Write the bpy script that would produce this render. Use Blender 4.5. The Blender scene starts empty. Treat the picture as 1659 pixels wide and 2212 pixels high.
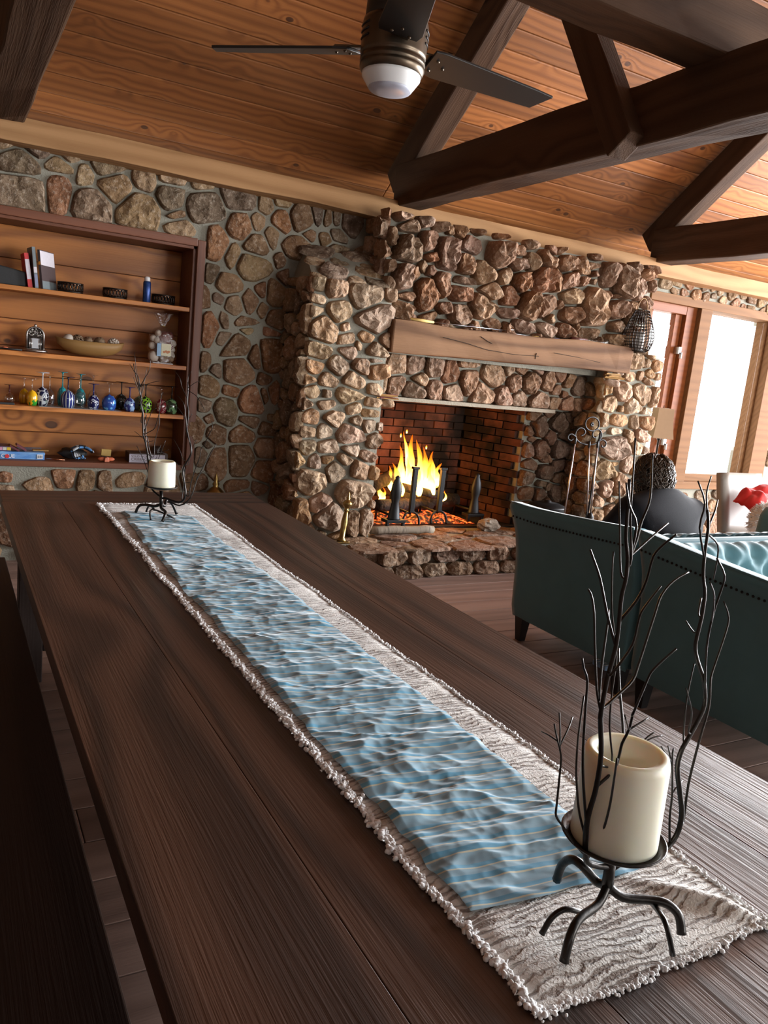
import bpy, bmesh, math, random
import numpy as np
from mathutils import Vector, Matrix, noise

S = bpy.context.scene
COL = S.collection
PI = math.pi
R = random.Random(7)

# ------------------------------------------------------------------ camera
H = 1.46
YAW, PITCH, ROLL, FPX = 0.52134936, -0.18163737, 0.10298347, 1703.53
IW, IH = 1659, 2212
CX, CY = 829.5, 1106.0
_f = Vector((math.sin(YAW)*math.cos(PITCH), math.cos(YAW)*math.cos(PITCH), math.sin(PITCH)))
_r = Vector((math.cos(YAW), -math.sin(YAW), 0)); _u = _r.cross(_f)
_r2 = math.cos(ROLL)*_r + math.sin(ROLL)*_u
_u2 = -math.sin(ROLL)*_r + math.cos(ROLL)*_u
cam_d = bpy.data.cameras.new('camera'); cam = bpy.data.objects.new('camera', cam_d); COL.objects.link(cam)
cam.matrix_world = Matrix(((_r2.x, _u2.x, -_f.x, 0), (_r2.y, _u2.y, -_f.y, 0), (_r2.z, _u2.z, -_f.z, H), (0, 0, 0, 1)))
cam_d.sensor_fit = 'VERTICAL'; cam_d.sensor_height = 36; cam_d.sensor_width = 27
cam_d.lens = FPX/IH*36; cam_d.clip_start = 0.02; cam_d.clip_end = 200
S.camera = cam

# ------------------------------------------------------------------ world, lights, exposure
S.view_settings.view_transform = 'Standard'; S.view_settings.look = 'None'
S.view_settings.gamma = 1; S.view_settings.use_curve_mapping = False
S.view_settings.exposure = 0.98
wd = bpy.data.worlds.new('world'); S.world = wd; wd.use_nodes = True
bg = wd.node_tree.nodes['Background']; bg.inputs[0].default_value = (.93, .97, 1, 1); bg.inputs[1].default_value = 4.0
def area(name, loc, target, sx, sy, power, col):
    l = bpy.data.lights.new(name, 'AREA'); l.shape = 'RECTANGLE'; l.size = sx; l.size_y = sy; l.energy = power; l.color = col
    o = bpy.data.objects.new(name, l); COL.objects.link(o); o.location = loc
    o.rotation_euler = (Vector(target)-Vector(loc)).to_track_quat('-Z', 'Y').to_euler(); return o
# daylight entering by the tall windows of the wall on the right, its gable glazing, and the terrace windows further along the fireplace wall; the lamp behind the camera is added fill for the shelf wall
area('daylight_side_windows', (12.9, 1.6, 1.75), (0, 1.6, 1.35), 5.4, 2.2, 1300, (.93, .96, 1))
area('daylight_gable_windows', (12.9, 1.0, 3.85), (0, 1.4, 1.0), 4.2, 1.4, 780, (.86, .93, 1))
area('daylight_terrace_windows', (10.3, 5.72, 1.35), (9.6, 0, 1.0), 4.5, 1.95, 900, (.90, .95, 1))
area('fill_light_rear', (6.3, -3.30, 1.55), (6.0, 5, 1.4), 4.4, 2.3, 105, (1, .97, .93))

# ------------------------------------------------------------------ helpers: photograph pixel -> point at a known place
def ray(px, py): return _f + _r2*((px-CX)/FPX) - _u2*((py-CY)/FPX)
C0 = Vector((0, 0, H))
def UY(px, py, y): d = ray(px, py); return C0 + d*(y/d.y)
def UZ(px, py, z): d = ray(px, py); return C0 + d*((z-H)/d.z)
def span(px, P): return px*(Vector(P)-C0).dot(_f)/FPX      # real width of px pixels at the distance of P
def UX(px, py, x): d = ray(px, py); return C0 + d*(x/d.x)

# ------------------------------------------------------------------ helpers: objects
def put(o, parent=None):
    COL.objects.link(o)
    if parent is not None:
        o.parent = parent; o.matrix_parent_inverse = Matrix.Translation(parent['at']).inverted() if 'at' in parent else Matrix()
    return o
def tag(o, label, cat, group=None, kind=None):
    if label: o['label'] = label
    if cat: o['category'] = cat
    if group: o['group'] = group
    if kind: o['kind'] = kind
    return o
def thing(name, loc, label, cat, group=None, kind=None):
    o = bpy.data.objects.new(name, None); o.empty_display_size = .05; o.location = loc; o['at'] = list(loc)
    COL.objects.link(o); return tag(o, label, cat, group, kind)
def plain(o):
    if 'at' in o: del o['at']

class MB:
    def __init__(s): s.v = []; s.f = []; s.m = []; s.mi = 0
    def add(s, vs, fs):
        b = len(s.v); s.v += [tuple(v) for v in vs]; s.f += [[b+i for i in f] for f in fs]; s.m += [s.mi]*len(fs); return s
    def box(s, a, b, M=None):
        (x0, y0, z0), (x1, y1, z1) = a, b
        vs = [Vector(p) for p in ((x0,y0,z0),(x1,y0,z0),(x1,y1,z0),(x0,y1,z0),(x0,y0,z1),(x1,y0,z1),(x1,y1,z1),(x0,y1,z1))]
        if M is not None: vs = [M @ v for v in vs]
        return s.add(vs, [(0,3,2,1),(4,5,6,7),(0,1,5,4),(1,2,6,5),(2,3,7,6),(3,0,4,7)])
    def prism(s, poly, d, M=None, caps=True):        # poly in local xy, thickness d along local z
        n = len(poly)
        vs = [Vector((p[0], p[1], 0)) for p in poly] + [Vector((p[0], p[1], d)) for p in poly]
        if M is not None: vs = [M @ v for v in vs]
        fs = [(i, (i+1) % n, n+(i+1) % n, n+i) for i in range(n)]
        if caps: fs += [tuple(range(n))[::-1], tuple(range(n, 2*n))]
        return s.add(vs, fs)
    def tube(s, pts, rad, seg=8, caps=True, flat=1.0):
        pts = [Vector(p) for p in pts]; n = len(pts)
        if not hasattr(rad, '__len__'): rad = [rad]*n
        t0 = (pts[1]-pts[0]).normalized(); up = Vector((0,0,1)) if abs(t0.z) < .9 else Vector((1,0,0))
        a = t0.cross(up).normalized(); vs = []
        for i in range(n):
            t = (pts[min(i+1,n-1)]-pts[max(i-1,0)]).normalized()
            a = (a - t*a.dot(t)).normalized(); b = t.cross(a)
            for k in range(seg):
                w = 2*PI*k/seg; vs.append(pts[i] + (a*math.cos(w) + b*math.sin(w)*flat)*rad[i])
        fs = [(i*seg+k, i*seg+(k+1) % seg, (i+1)*seg+(k+1) % seg, (i+1)*seg+k) for i in range(n-1) for k in range(seg)]
        if caps: fs += [tuple(range(seg))[::-1], tuple((n-1)*seg+k for k in range(seg))]
        return s.add(vs, fs)
    def lathe(s, prof, seg=20, c=(0,0,0), M=None, wob=None, sx=1, sy=1):
        c = Vector(c); vs = []; n = len(prof)
        for i, (r, z) in enumerate(prof):
            for k in range(seg):
                w = 2*PI*k/seg; rr = r*(wob(w, i) if wob else 1)
                p = Vector((rr*math.cos(w)*sx, rr*math.sin(w)*sy, z)); vs.append(c + (M @ p if M is not None else p))
        fs = [(i*seg+k, i*seg+(k+1) % seg, (i+1)*seg+(k+1) % seg, (i+1)*seg+k) for i in range(n-1) for k in range(seg)]
        if prof[0][0] > 1e-5: fs.append(tuple(range(seg))[::-1])
        if prof[-1][0] > 1e-5: fs.append(tuple((n-1)*seg+k for k in range(seg)))
        return s.add(vs, fs)
    def ball(s, c, r, seg=12, rings=8, nz=0, fr=8):
        sc = r if hasattr(r, '__len__') else (r, r, r); vs = []; c = Vector(c)
        for i in range(rings+1):
            p = PI*i/rings
            for k in range(seg):
                w = 2*PI*k/seg; d = Vector((math.sin(p)*math.cos(w), math.sin(p)*math.sin(w), math.cos(p)))
                q = 1 + (nz*noise.noise(c*3+d*fr) if nz else 0)
                vs.append(c + Vector((d.x*sc[0], d.y*sc[1], d.z*sc[2]))*q)
        return s.add(vs, [(i*seg+k, (i+1)*seg+k, (i+1)*seg+(k+1) % seg, i*seg+(k+1) % seg) for i in range(rings) for k in range(seg)])
    def grid(s, fn, nu, nv):
        vs = [fn(i/nu, j/nv) for j in range(nv+1) for i in range(nu+1)]; w = nu+1
        return s.add(vs, [(j*w+i, j*w+i+1, (j+1)*w+i+1, (j+1)*w+i) for j in range(nv) for i in range(nu)])
    def build(s, name, mat, parent=None, smooth=False, origin=None, bevel=0, solid=0, color=None, sub=0):
        me = bpy.data.meshes.new(name); o0 = Vector(origin) if origin is not None else Vector((0,0,0))
        me.from_pydata([tuple(Vector(v)-o0) for v in s.v], [], s.f)
        for mt in (mat if isinstance(mat, (list, tuple)) else [mat]): me.materials.append(mt)
        if isinstance(mat, (list, tuple)): me.polygons.foreach_set('material_index', s.m)
        bm = bmesh.new(); bm.from_mesh(me); bmesh.ops.remove_doubles(bm, verts=bm.verts, dist=1e-6); bmesh.ops.recalc_face_normals(bm, faces=bm.faces)
        bm.to_mesh(me); bm.free()
        if smooth: me.polygons.foreach_set('use_smooth', [True]*len(me.polygons))
        me.update()
        o = bpy.data.objects.new(name, me); o.location = o0; put(o, parent)
        if color: o.color = (*color, 1)
        if bevel:
            b = o.modifiers.new('bevel', 'BEVEL'); b.width = bevel; b.segments = 2; b.limit_method = 'ANGLE'; b.angle_limit = .7
        if solid: m_ = o.modifiers.new('solid', 'SOLIDIFY'); m_.thickness = solid; m_.offset = 0
        if sub: m_ = o.modifiers.new('sub', 'SUBSURF'); m_.levels = sub; m_.render_levels = sub
        return o

def axis_matrix(a, b, up=(0,0,1)):
    """local +X from a to b, local Z as near to 'up' as can be, origin half way"""
    a, b = Vector(a), Vector(b); x = (b-a).normalized(); z = Vector(up); z = (z - x*z.dot(x)).normalized(); y = z.cross(x)
    c = (a+b)/2
    return Matrix(((x.x,y.x,z.x,c.x),(x.y,y.y,z.y,c.y),(x.z,y.z,z.z,c.z),(0,0,0,1)))
def timber(name, a, b, w, t, mat, parent=None, up=(0,0,1), bevel=.004, wob=0, seed=0, color=None, segs=1):
    """a board or beam from a to b with width w (local y) and thickness t (local z); grain runs along local x"""
    M = axis_matrix(a, b, up); L = (Vector(b)-Vector(a)).length; m = MB(); n = max(1, segs)
    vs = []; q = []
    for i in range(n+1):
        x = -L/2 + L*i/n
        for (yy, zz) in ((-1,-1),(1,-1),(1,1),(-1,1)):
            k = Vector((x*1.7+seed*3.1, yy*2+seed, zz*2))
            vs.append((x, yy*w/2 + wob*noise.noise(k), zz*t/2 + wob*noise.noise(k+Vector((9,4,1)))))
    for i in range(n):
        for k in range(4): q.append((i*4+k, i*4+(k+1) % 4, (i+1)*4+(k+1) % 4, (i+1)*4+k))
    q += [(3,2,1,0), (n*4, n*4+1, n*4+2, n*4+3)]
    m.add(vs, q); o = m.build(name, mat, None, bevel=bevel, color=color)
    o.matrix_world = M
    if parent is not None:
        o.parent = parent
        o.matrix_parent_inverse = Matrix.Translation(parent['at']).inverted() if 'at' in parent else Matrix()
        o.matrix_basis = M
    return o

# ------------------------------------------------------------------ materials
class NT:
    def __init__(s, name):
        s.mat = bpy.data.materials.new(name); s.mat.use_nodes = True; s.t = s.mat.node_tree; s.t.nodes.clear()
        s.out = s.n('ShaderNodeOutputMaterial')
    def n(s, kind, **kw):
        nd = s.t.nodes.new(kind)
        for k, v in kw.items():
            if k in nd.inputs: 
                if hasattr(v, 'is_output'): s.t.links.new(v, nd.inputs[k])
                else: nd.inputs[k].default_value = v
            else: setattr(nd, k, v)
        return nd
    def link(s, a, b): s.t.links.new(a, b)
    def val(s, nd, i, v):
        if hasattr(v, 'is_output'): s.t.links.new(v, nd.inputs[i])
        else: nd.inputs[i].default_value = v
    def math(s, op, a, b=0.0, c=None, clamp=False):
        nd = s.t.nodes.new('ShaderNodeMath'); nd.operation = op; nd.use_clamp = clamp; s.val(nd, 0, a); s.val(nd, 1, b)
        if c is not None: s.val(nd, 2, c)
        return nd.outputs[0]
    def vmath(s, op, a, b=(0,0,0)):
        nd = s.t.nodes.new('ShaderNodeVectorMath'); nd.operation = op; s.val(nd, 0, a); s.val(nd, 1, b); return nd.outputs[0]
    def mix(s, fac, a, b, blend='MIX'):
        nd = s.t.nodes.new('ShaderNodeMix'); nd.data_type = 'RGBA'; nd.blend_type = blend
        s.val(nd, 0, fac)
        for i, v in ((6, a), (7, b)):
            if hasattr(v, 'is_output'): s.t.links.new(v, nd.inputs[i])
            else: nd.inputs[i].default_value = (*v, 1) if len(v) == 3 else v
        return nd.outputs[2]
    def ramp(s, fac, stops, interp='LINEAR'):
        nd = s.t.nodes.new('ShaderNodeValToRGB'); s.val(nd, 0, fac); e = nd.color_ramp.elements; nd.color_ramp.interpolation = interp
        while len(e) < len(stops): e.new(.5)
        for k, (p, c) in enumerate(stops): e[k].position = p; e[k].color = (*c, 1) if len(c) == 3 else c
        return nd.outputs[0]
    def noise(s, vec, scale=5, detail=4, rough=.55, dist=0):
        nd = s.n('ShaderNodeTexNoise', Scale=scale, Detail=detail, Roughness=rough, Distortion=dist)
        if vec is not None: s.link(vec, nd.inputs['Vector'])
        return nd.outputs[0]
    def vor(s, vec, scale=5, feature='F1', out='Distance', rnd=1):
        nd = s.n('ShaderNodeTexVoronoi', feature=feature, Scale=scale, Randomness=rnd)
        if vec is not None: s.link(vec, nd.inputs['Vector'])
        return nd.outputs[out]
    def coord(s, o='Object'): return s.n('ShaderNodeTexCoord').outputs[o]
    def map(s, vec, scale=(1,1,1), loc=(0,0,0), rot=(0,0,0)):
        nd = s.n('ShaderNodeMapping'); s.link(vec, nd.inputs['Vector'])
        nd.inputs['Scale'].default_value = scale; nd.inputs['Location'].default_value = loc; nd.inputs['Rotation'].default_value = rot
        return nd.outputs[0]
    def sep(s, vec): return s.n('ShaderNodeSeparateXYZ', Vector=vec).outputs
    def comb(s, x, y, z):
        nd = s.n('ShaderNodeCombineXYZ')
        for i, v in enumerate((x, y, z)): s.val(nd, i, v)
        return nd.outputs[0]
    def rnd(s): return s.n('ShaderNodeObjectInfo').outputs['Random']
    def objcol(s): return s.n('ShaderNodeObjectInfo').outputs['Color']
    def bump(s, h, strength=.4, dist=.01):
        nd = s.n('ShaderNodeBump', Strength=strength, Distance=dist); s.link(h, nd.inputs['Height']); return nd.outputs[0]
    def fin(s, color, rough=.6, bump=None, metal=0, spec=.5, **kw):
        p = s.n('ShaderNodeBsdfPrincipled')
        for k, v in (('Base Color', color), ('Roughness', rough), ('Metallic', metal), ('Specular IOR Level', spec)):
            if hasattr(v, 'is_output'): s.link(v, p.inputs[k])
            else: p.inputs[k].default_value = (*v, 1) if k == 'Base Color' and len(v) == 3 else v
        for k, v in kw.items():
            k = k.replace('_', ' ')
            if hasattr(v, 'is_output'): s.link(v, p.inputs[k])
            else: p.inputs[k].default_value = v
        if bump is not None: s.link(bump, p.inputs['Normal'])
        s.link(p.outputs[0], s.out.inputs[0]); s.p = p
        return s.mat

def simple(name, col, rough=.5, metal=0, nz=.12, scale=30, bumpk=0, spec=.5, **kw):
    t = NT(name); v = t.coord(); n = t.noise(v, scale, 4)
    c = t.mix(t.math('MULTIPLY', n, 1), tuple(x*(1-nz) for x in col), tuple(min(1, x*(1+nz)) for x in col))
    return t.fin(c, rough, t.bump(n, bumpk, .003) if bumpk else None, metal, spec, **kw)

def wood(name, lo, hi, knot=(.05,.02,.01), rough=.55, gfreq=26, knots=1.0, kscale=1.6, tint=.25, bumpk=.25, spec=.4, coat=0, crough=.2, fine=.28, streak=.42, wide=4.0, ring_w=.26):
    t = NT(name); v = t.coord(); r = t.rnd()
    v = t.vmath('ADD', v, t.comb(t.math('MULTIPLY', r, 31.7), t.math('MULTIPLY', r, 7.3), t.math('MULTIPLY', r, 13.1)))
    sx, sy, sz = t.sep(v)
    # knots: sparse cells stretched along the grain
    kv = t.comb(t.math('MULTIPLY', sx, kscale*.8), t.math('MULTIPLY', t.math('ADD', sy, sz), kscale*1.25), 0.0)
    kd = t.vor(kv, 1.0)
    near = t.math('POWER', t.math('SUBTRACT', 1, t.math('MULTIPLY', kd, 1.9), clamp=True), 2)
    warp = t.noise(t.map(v, (.38, 2.6, 2.6)), 1.0, 2, .5)
    ring = t.math('ADD', t.math('MULTIPLY', sy, gfreq), t.math('ADD', t.math('MULTIPLY', warp, wide), t.math('MULTIPLY', near, 2.2*knots)))
    ring = t.math('ADD', ring, t.math('MULTIPLY', sz, gfreq*.8))
    g = t.math('ADD', t.math('MULTIPLY', t.math('SINE', t.math('MULTIPLY', ring, 6.283)), .5), .5)
    g = t.math('POWER', g, 1.6)
    fn = t.noise(t.map(v, (4, 150, 150)), 1.0, 3, .6)
    st = t.noise(t.map(v, (.6, 6, 6)), 1.0, 3, .55)
    fac = t.math('ADD', t.math('MULTIPLY', g, ring_w), t.math('ADD', t.math('MULTIPLY', fn, fine), t.math('MULTIPLY', st, streak)))
    c = t.mix(t.math('SUBTRACT', fac, .12, clamp=True), hi, lo)
    c = t.mix(t.math('MULTIPLY', t.math('SUBTRACT', r, .5), 1), c, c)
    br = t.math('ADD', 1-tint/2, t.math('MULTIPLY', r, tint))
    c = t.mix(1.0, c, t.comb(br, br, br), 'MULTIPLY')
    if knots:
        kc = t.vor(kv, 1.0, out='Color'); ks = t.sep(kc)[0]
        kr = t.math('MULTIPLY', t.math('GREATER_THAN', ks, .42), t.math('ADD', .075, t.math('MULTIPLY', ks, .05)))
        kk = t.math('SMOOTH_MIN', 1.0, t.math('MULTIPLY', t.math('SUBTRACT', kr, kd), 40, clamp=True), .1)
        c = t.mix(t.math('MULTIPLY', kk, .85, clamp=True), c, knot)
    p = {}
    if coat: p = dict(Coat_Weight=coat, Coat_Roughness=crough)
    hgt = t.math('ADD', fn, t.math('MULTIPLY', g, .4))
    return t.fin(c, rough, t.bump(hgt, bumpk, .004), 0, spec, **p)

M = {}
M['pine_ceiling'] = wood('pine_ceiling', (.095,.026,.0065), (.40,.150,.042), rough=.5, gfreq=18, kscale=4.6, tint=.6, spec=.35, ring_w=.34)
M['pine_plate'] = wood('pine_plate', (.23,.115,.046), (.44,.25,.115), knot=(.10,.04,.015), rough=.75, gfreq=14, kscale=1.3, spec=.15, ring_w=.4)
M['pine_shelf'] = wood('pine_shelf', (.17,.048,.009), (.62,.235,.055), rough=.45, gfreq=11, kscale=3.4, tint=.4, spec=.4, ring_w=.48, fine=.3, wide=5)
M['shelf_trim'] = wood('shelf_trim', (.075,.022,.010), (.17,.058,.026), rough=.5, knots=0, gfreq=24)
M['timber_dark'] = wood('timber_dark', (.022,.011,.007), (.105,.058,.033), knot=(.02,.01,.005), rough=.8, gfreq=10, kscale=2, bumpk=.8, spec=.15)
M['mantel_oak'] = wood('mantel_oak', (.075,.037,.020), (.275,.150,.080), knot=(.03,.018,.012), rough=.8, gfreq=9, kscale=1.1, bumpk=.8, spec=.12, ring_w=.45, streak=.6)
M['table_wood'] = wood('table_wood', (.012,.0052,.0034), (.078,.034,.019), knot=(.008,.004,.003), rough=.42, gfreq=9, kscale=1.3, tint=.25, bumpk=.3, spec=.75, fine=.34, wide=5, ring_w=.62)
M['bench_wood'] = wood('bench_wood', (.008,.004,.003), (.026,.013,.009), rough=.55, gfreq=10, kscale=.7, tint=.2, spec=.3)
M['floor_wood'] = wood('floor_wood', (.10,.058,.043), (.31,.20,.16), knot=(.05,.025,.02), rough=.5, gfreq=9, kscale=.9, tint=.35, spec=.4)
M['window_wood'] = wood('window_wood', (.11,.028,.006), (.23,.068,.018), rough=.5, knots=0, gfreq=20, spec=.15)
M['post_wood'] = wood('post_wood', (.085,.038,.014), (.19,.092,.038), rough=.7, knots=.6, gfreq=16, spec=.12)

def stone_mat(name, soot_shade=0.0, sat=1.0):
    t = NT(name); v = t.coord(); r = t.rnd(); oc = t.objcol()
    v = t.vmath('ADD', v, t.comb(t.math('MULTIPLY', r, 37), t.math('MULTIPLY', r, 53), t.math('MULTIPLY', r, 19)))
    n1 = t.noise(v, 9, 6, .65); n2 = t.noise(v, 42, 5, .7); n3 = t.noise(v, 3.2, 2, .5)
    vr = t.vor(t.vmath('ADD', v, t.comb(t.math('MULTIPLY', n1, .08), t.math('MULTIPLY', n2, .03), 0.0)), 17)
    c = t.mix(t.math('MULTIPLY', t.math('SUBTRACT', n1, .30), 2.0, clamp=True), t.mix(1.0, oc, (.55,.48,.42), 'MULTIPLY'), t.mix(1.0, oc, (1.45,1.42,1.36), 'MULTIPLY'))
    c = t.mix(t.math('MULTIPLY', t.math('SUBTRACT', n2, .52), 2.5, clamp=True), c, (.62,.54,.44))
    c = t.mix(t.math('MULTIPLY', t.math('SUBTRACT', .42, n2), 5.0, clamp=True), c, (.035,.026,.02))
    c = t.mix(t.math('MULTIPLY', t.math('SUBTRACT', n3, .55), 1.6, clamp=True), c, t.mix(1.0, oc, (.75,.80,.68), 'MULTIPLY'))
    if soot_shade: c = t.mix(t.math('ADD', soot_shade*.6, t.math('MULTIPLY', n3, soot_shade*.5), clamp=True), c, (.018,.014,.012))  # soot and the right pier's shade on the jamb, painted together into the colour
    h = t.math('ADD', t.math('MULTIPLY', n1, 1.3), t.math('ADD', t.math('MULTIPLY', n2, .6), t.math('MULTIPLY', vr, .55)))
    return t.fin(c, .9, t.bump(h, .85, .022), 0, .15)
M['stone'] = stone_mat('stone'); M['stone_soot_shade'] = stone_mat('stone_soot_shade', .45)
def mortar(name, col):
    t = NT(name); v = t.coord(); n1 = t.noise(v, 6, 4); n2 = t.noise(v, 90, 3)
    c = t.mix(n1, tuple(x*.68 for x in col), tuple(x*1.22 for x in col)); c = t.mix(t.math('MULTIPLY', n2, .4), c, tuple(x*.55 for x in col))
    return t.fin(c, .95, t.bump(t.math('ADD', n2, n1), .5, .01), 0, .1)
M['mortar'] = mortar('mortar', (.28,.27,.22)); M['mortar_dark'] = mortar('mortar_dark', (.05,.04,.032)); M['lintel'] = mortar('lintel', (.36,.31,.24))
def brick_mat():
    t = NT('brick'); v = t.coord(); r = t.rnd(); oc = t.objcol()
    w = t.n('ShaderNodeNewGeometry').outputs['Position']
    n = t.noise(v, 30, 4); n2 = t.noise(w, 2.6, 3, .6)
    c = t.mix(n, t.mix(1.0, oc, (.6,.55,.5), 'MULTIPLY'), oc)
    c = t.mix(t.math('MULTIPLY', t.math('SUBTRACT', n2, .38), 5, clamp=True), c, (.016,.012,.010))
    return t.fin(c, .9, t.bump(n, .6, .008), 0, .1)
M['brick'] = brick_mat()
M['iron'] = simple('iron', (.040,.036,.033), .36, .85, .3, 60, .3)
M['black_iron'] = simple('black_iron', (.012,.012,.013), .5, .5, .3, 40, .2)
M['steel'] = simple('steel', (.5,.5,.52), .28, 1, .1)
M['brass'] = simple('brass', (.34,.235,.085), .33, 1, .35, 45, .3)
M['plaster'] = wood('dark_boarding', (.05,.022,.010), (.13,.060,.028), rough=.7, gfreq=12, kscale=2)
# ------------------------------------------------------------------ stonework
def ell(w, h, rot, ang):
    a = ang-rot; c, s_ = math.cos(a), math.sin(a); e = 2.7
    return 1.0/((abs(c)/(w/2))**e + (abs(s_)/(h/2))**e)**(1/e)
def lay_stones(seeds, O, eu, ev, en, rect, parent, mat, relief=.03, gap=.012, fill=None, holes=(), pal=None, seed=1, craggy=1.0, segs=22, tilt=.5, name='stone', grow=1.22):
    """seeds: (u, v, w, h, rot[, tone]) on the plane O + u eu + v ev, facing en. Every stone is one object."""
    rg = random.Random(seed); st = [list(s_)+[0]*(6-len(s_)) for s_ in seeds]
    u0, u1, v0, v1 = rect
    if fill:
        lo, hi, tries, asp = fill
        for k in range(tries):
            f = 1-k/tries; w = lo + (hi-lo)*(f**1.2)*rg.uniform(.6, 1); h_ = w*rg.uniform(*asp); rot = rg.uniform(-.35, .35)
            u, v = rg.uniform(u0+w*.3, u1-w*.3) if u1-u0 > w*.7 else (u0+u1)/2, rg.uniform(v0+h_*.3, v1-h_*.3)
            if any(a-w*.35 < u < b+w*.35 and c-h_*.35 < v < d+h_*.35 for a, b, c, d in holes): continue
            ok = True
            for s_ in st:
                dx, dy = s_[0]-u, s_[1]-v; d = math.hypot(dx, dy)
                if d > (max(w, h_)+max(s_[2], s_[3]))*.75: continue
                an = math.atan2(-dy, -dx)
                if d < (ell(s_[2], s_[3], s_[4], an)+ell(w, h_, rot, an+PI))*.86: ok = False; break
            if ok: st.append([u, v, w, h_, rot, 0])
    out = []
    for s_ in st: s_[2] *= grow; s_[3] *= grow
    for i, (u, v, w, h_, rot, tone) in enumerate(st):
        nb = []
        for j, s_ in enumerate(st):
            if j == i: continue
            dx, dy = s_[0]-u, s_[1]-v; d = math.hypot(dx, dy)
            if d < (max(w, h_)+max(s_[2], s_[3]))*.8 and d > 1e-4:
                an = math.atan2(dy, dx); ri = ell(w, h_, rot, an); rj = ell(s_[2], s_[3], s_[4], an+PI)
                if ri+rj+gap > d*.93: nb.append((dx/d, dy/d, max(.012, d*ri/(ri+rj)-gap/2)))
        ph = rg.uniform(0, 100); big = min(w, h_); hgt = relief*rg.uniform(.75, 1.25)*min(1.4, .55+big*3.2)
        tu, tv = rg.uniform(-tilt, tilt), rg.uniform(-tilt, tilt)
        facets = []
        nf = rg.choice((5, 6, 6, 7))
        for k in range(nf):
            a = (k+rg.uniform(.15, .85))*2*PI/nf; facets.append((math.cos(a), math.sin(a), ell(w, h_, rot, a)*rg.uniform(.93, 1.08)))
        for (ha, hb, hc_, hd) in holes:
            if ha-w < u < hb+w and hc_-h_ < v < hd+h_:
                dd = [(ha-u, (1, 0)), (u-hb, (-1, 0)), (hc_-v, (0, 1)), (v-hd, (0, -1))]; m_ = max(dd, key=lambda z_: z_[0])
                if m_[0] > .01: facets.append((m_[1][0], m_[1][1], m_[0]))
        rad = []
        for k in range(segs):
            a = 2*PI*k/segs; r = ell(w, h_, rot, a)*(1.16 + .08*noise.noise(Vector((math.cos(a)*2.6+ph, math.sin(a)*2.6, ph))) )
            ca, sa = math.cos(a), math.sin(a)
            for (nx, ny, tt) in facets:
                dt = ca*nx+sa*ny
                if dt > .05: r = min(r, tt/dt)
            for (nx, ny, tt) in nb:
                dt = ca*nx+sa*ny
                if dt > .05: r = min(r, tt/dt)
            if ca > .01: r = min(r, (u1-u)/ca)
            if ca < -.01: r = min(r, (u0-u)/ca)
            if sa > .01: r = min(r, (v1-v)/sa)
            if sa < -.01: r = min(r, (v0-v)/sa)
            rad.append(max(r, .006))
        for _ in range(1): rad = [rad[k]*.8+.1*(rad[k-1]+rad[(k+1) % segs]) for k in range(segs)]
        rings = [(1.02, -.03), (1.0, .05), (.975, .55), (.90, .90), (.70, 1.0), (.45, 1.03), (.2, 1.04)]
        vs = []
        for (f, z) in rings:
            for k in range(segs):
                a = 2*PI*k/segs; lu, lv = math.cos(a)*rad[k]*f, math.sin(a)*rad[k]*f
                zz = z*hgt
                if z > .1:
                    q = Vector((lu*13+ph, lv*13, ph*.7))
                    zz += hgt*z*(.42*craggy*noise.noise(q) + .25*craggy*noise.noise(q*2.6)) + hgt*.55*(tu*lu/big+tv*lv/big)*2
                    lu *= 1+.05*craggy*noise.noise(q*1.9+Vector((5,0,0))); lv *= 1+.05*craggy*noise.noise(q*1.9+Vector((0,7,0)))
                vs.append(eu*lu + ev*lv + en*zz)
        q = Vector((ph, 0, ph*.7)); vs.append(en*(hgt*(1.05+.3*craggy*noise.noise(q))))
        nr = len(rings); fs = [(r_*segs+k, r_*segs+(k+1) % segs, (r_+1)*segs+(k+1) % segs, (r_+1)*segs+k) for r_ in range(nr-1) for k in range(segs)]
        fs += [((nr-1)*segs+k, (nr-1)*segs+(k+1) % segs, nr*segs) for k in range(segs)]
        c = O + eu*u + ev*v
        me = bpy.data.meshes.new(name); me.from_pydata([tuple(x) for x in vs], [], fs); me.materials.append(mat)
        me.polygons.foreach_set('use_smooth', [craggy < .75]*len(me.polygons)); me.update()
        o = bpy.data.objects.new(name, me); o.location = c; put(o, parent)
        col = pal[tone-1] if tone else rg.choice(pal); j = rg.uniform(.82, 1.16)
        o.color = (col[0]*j, col[1]*j*rg.uniform(.96, 1.04), col[2]*j*rg.uniform(.92, 1.06), 1); out.append(o)
    return out
X_, Y_, Z_ = Vector((1,0,0)), Vector((0,1,0)), Vector((0,0,1))
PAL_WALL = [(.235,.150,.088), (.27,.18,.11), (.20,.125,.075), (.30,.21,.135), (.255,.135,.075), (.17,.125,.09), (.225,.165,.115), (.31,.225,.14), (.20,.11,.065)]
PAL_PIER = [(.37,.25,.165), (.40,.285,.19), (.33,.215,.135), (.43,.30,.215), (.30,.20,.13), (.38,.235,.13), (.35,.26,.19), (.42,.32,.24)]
PAL_BREAST = [(.27,.165,.11), (.31,.20,.135), (.23,.135,.085), (.29,.17,.105), (.34,.235,.165), (.25,.165,.12), (.26,.13,.075)]
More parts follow.
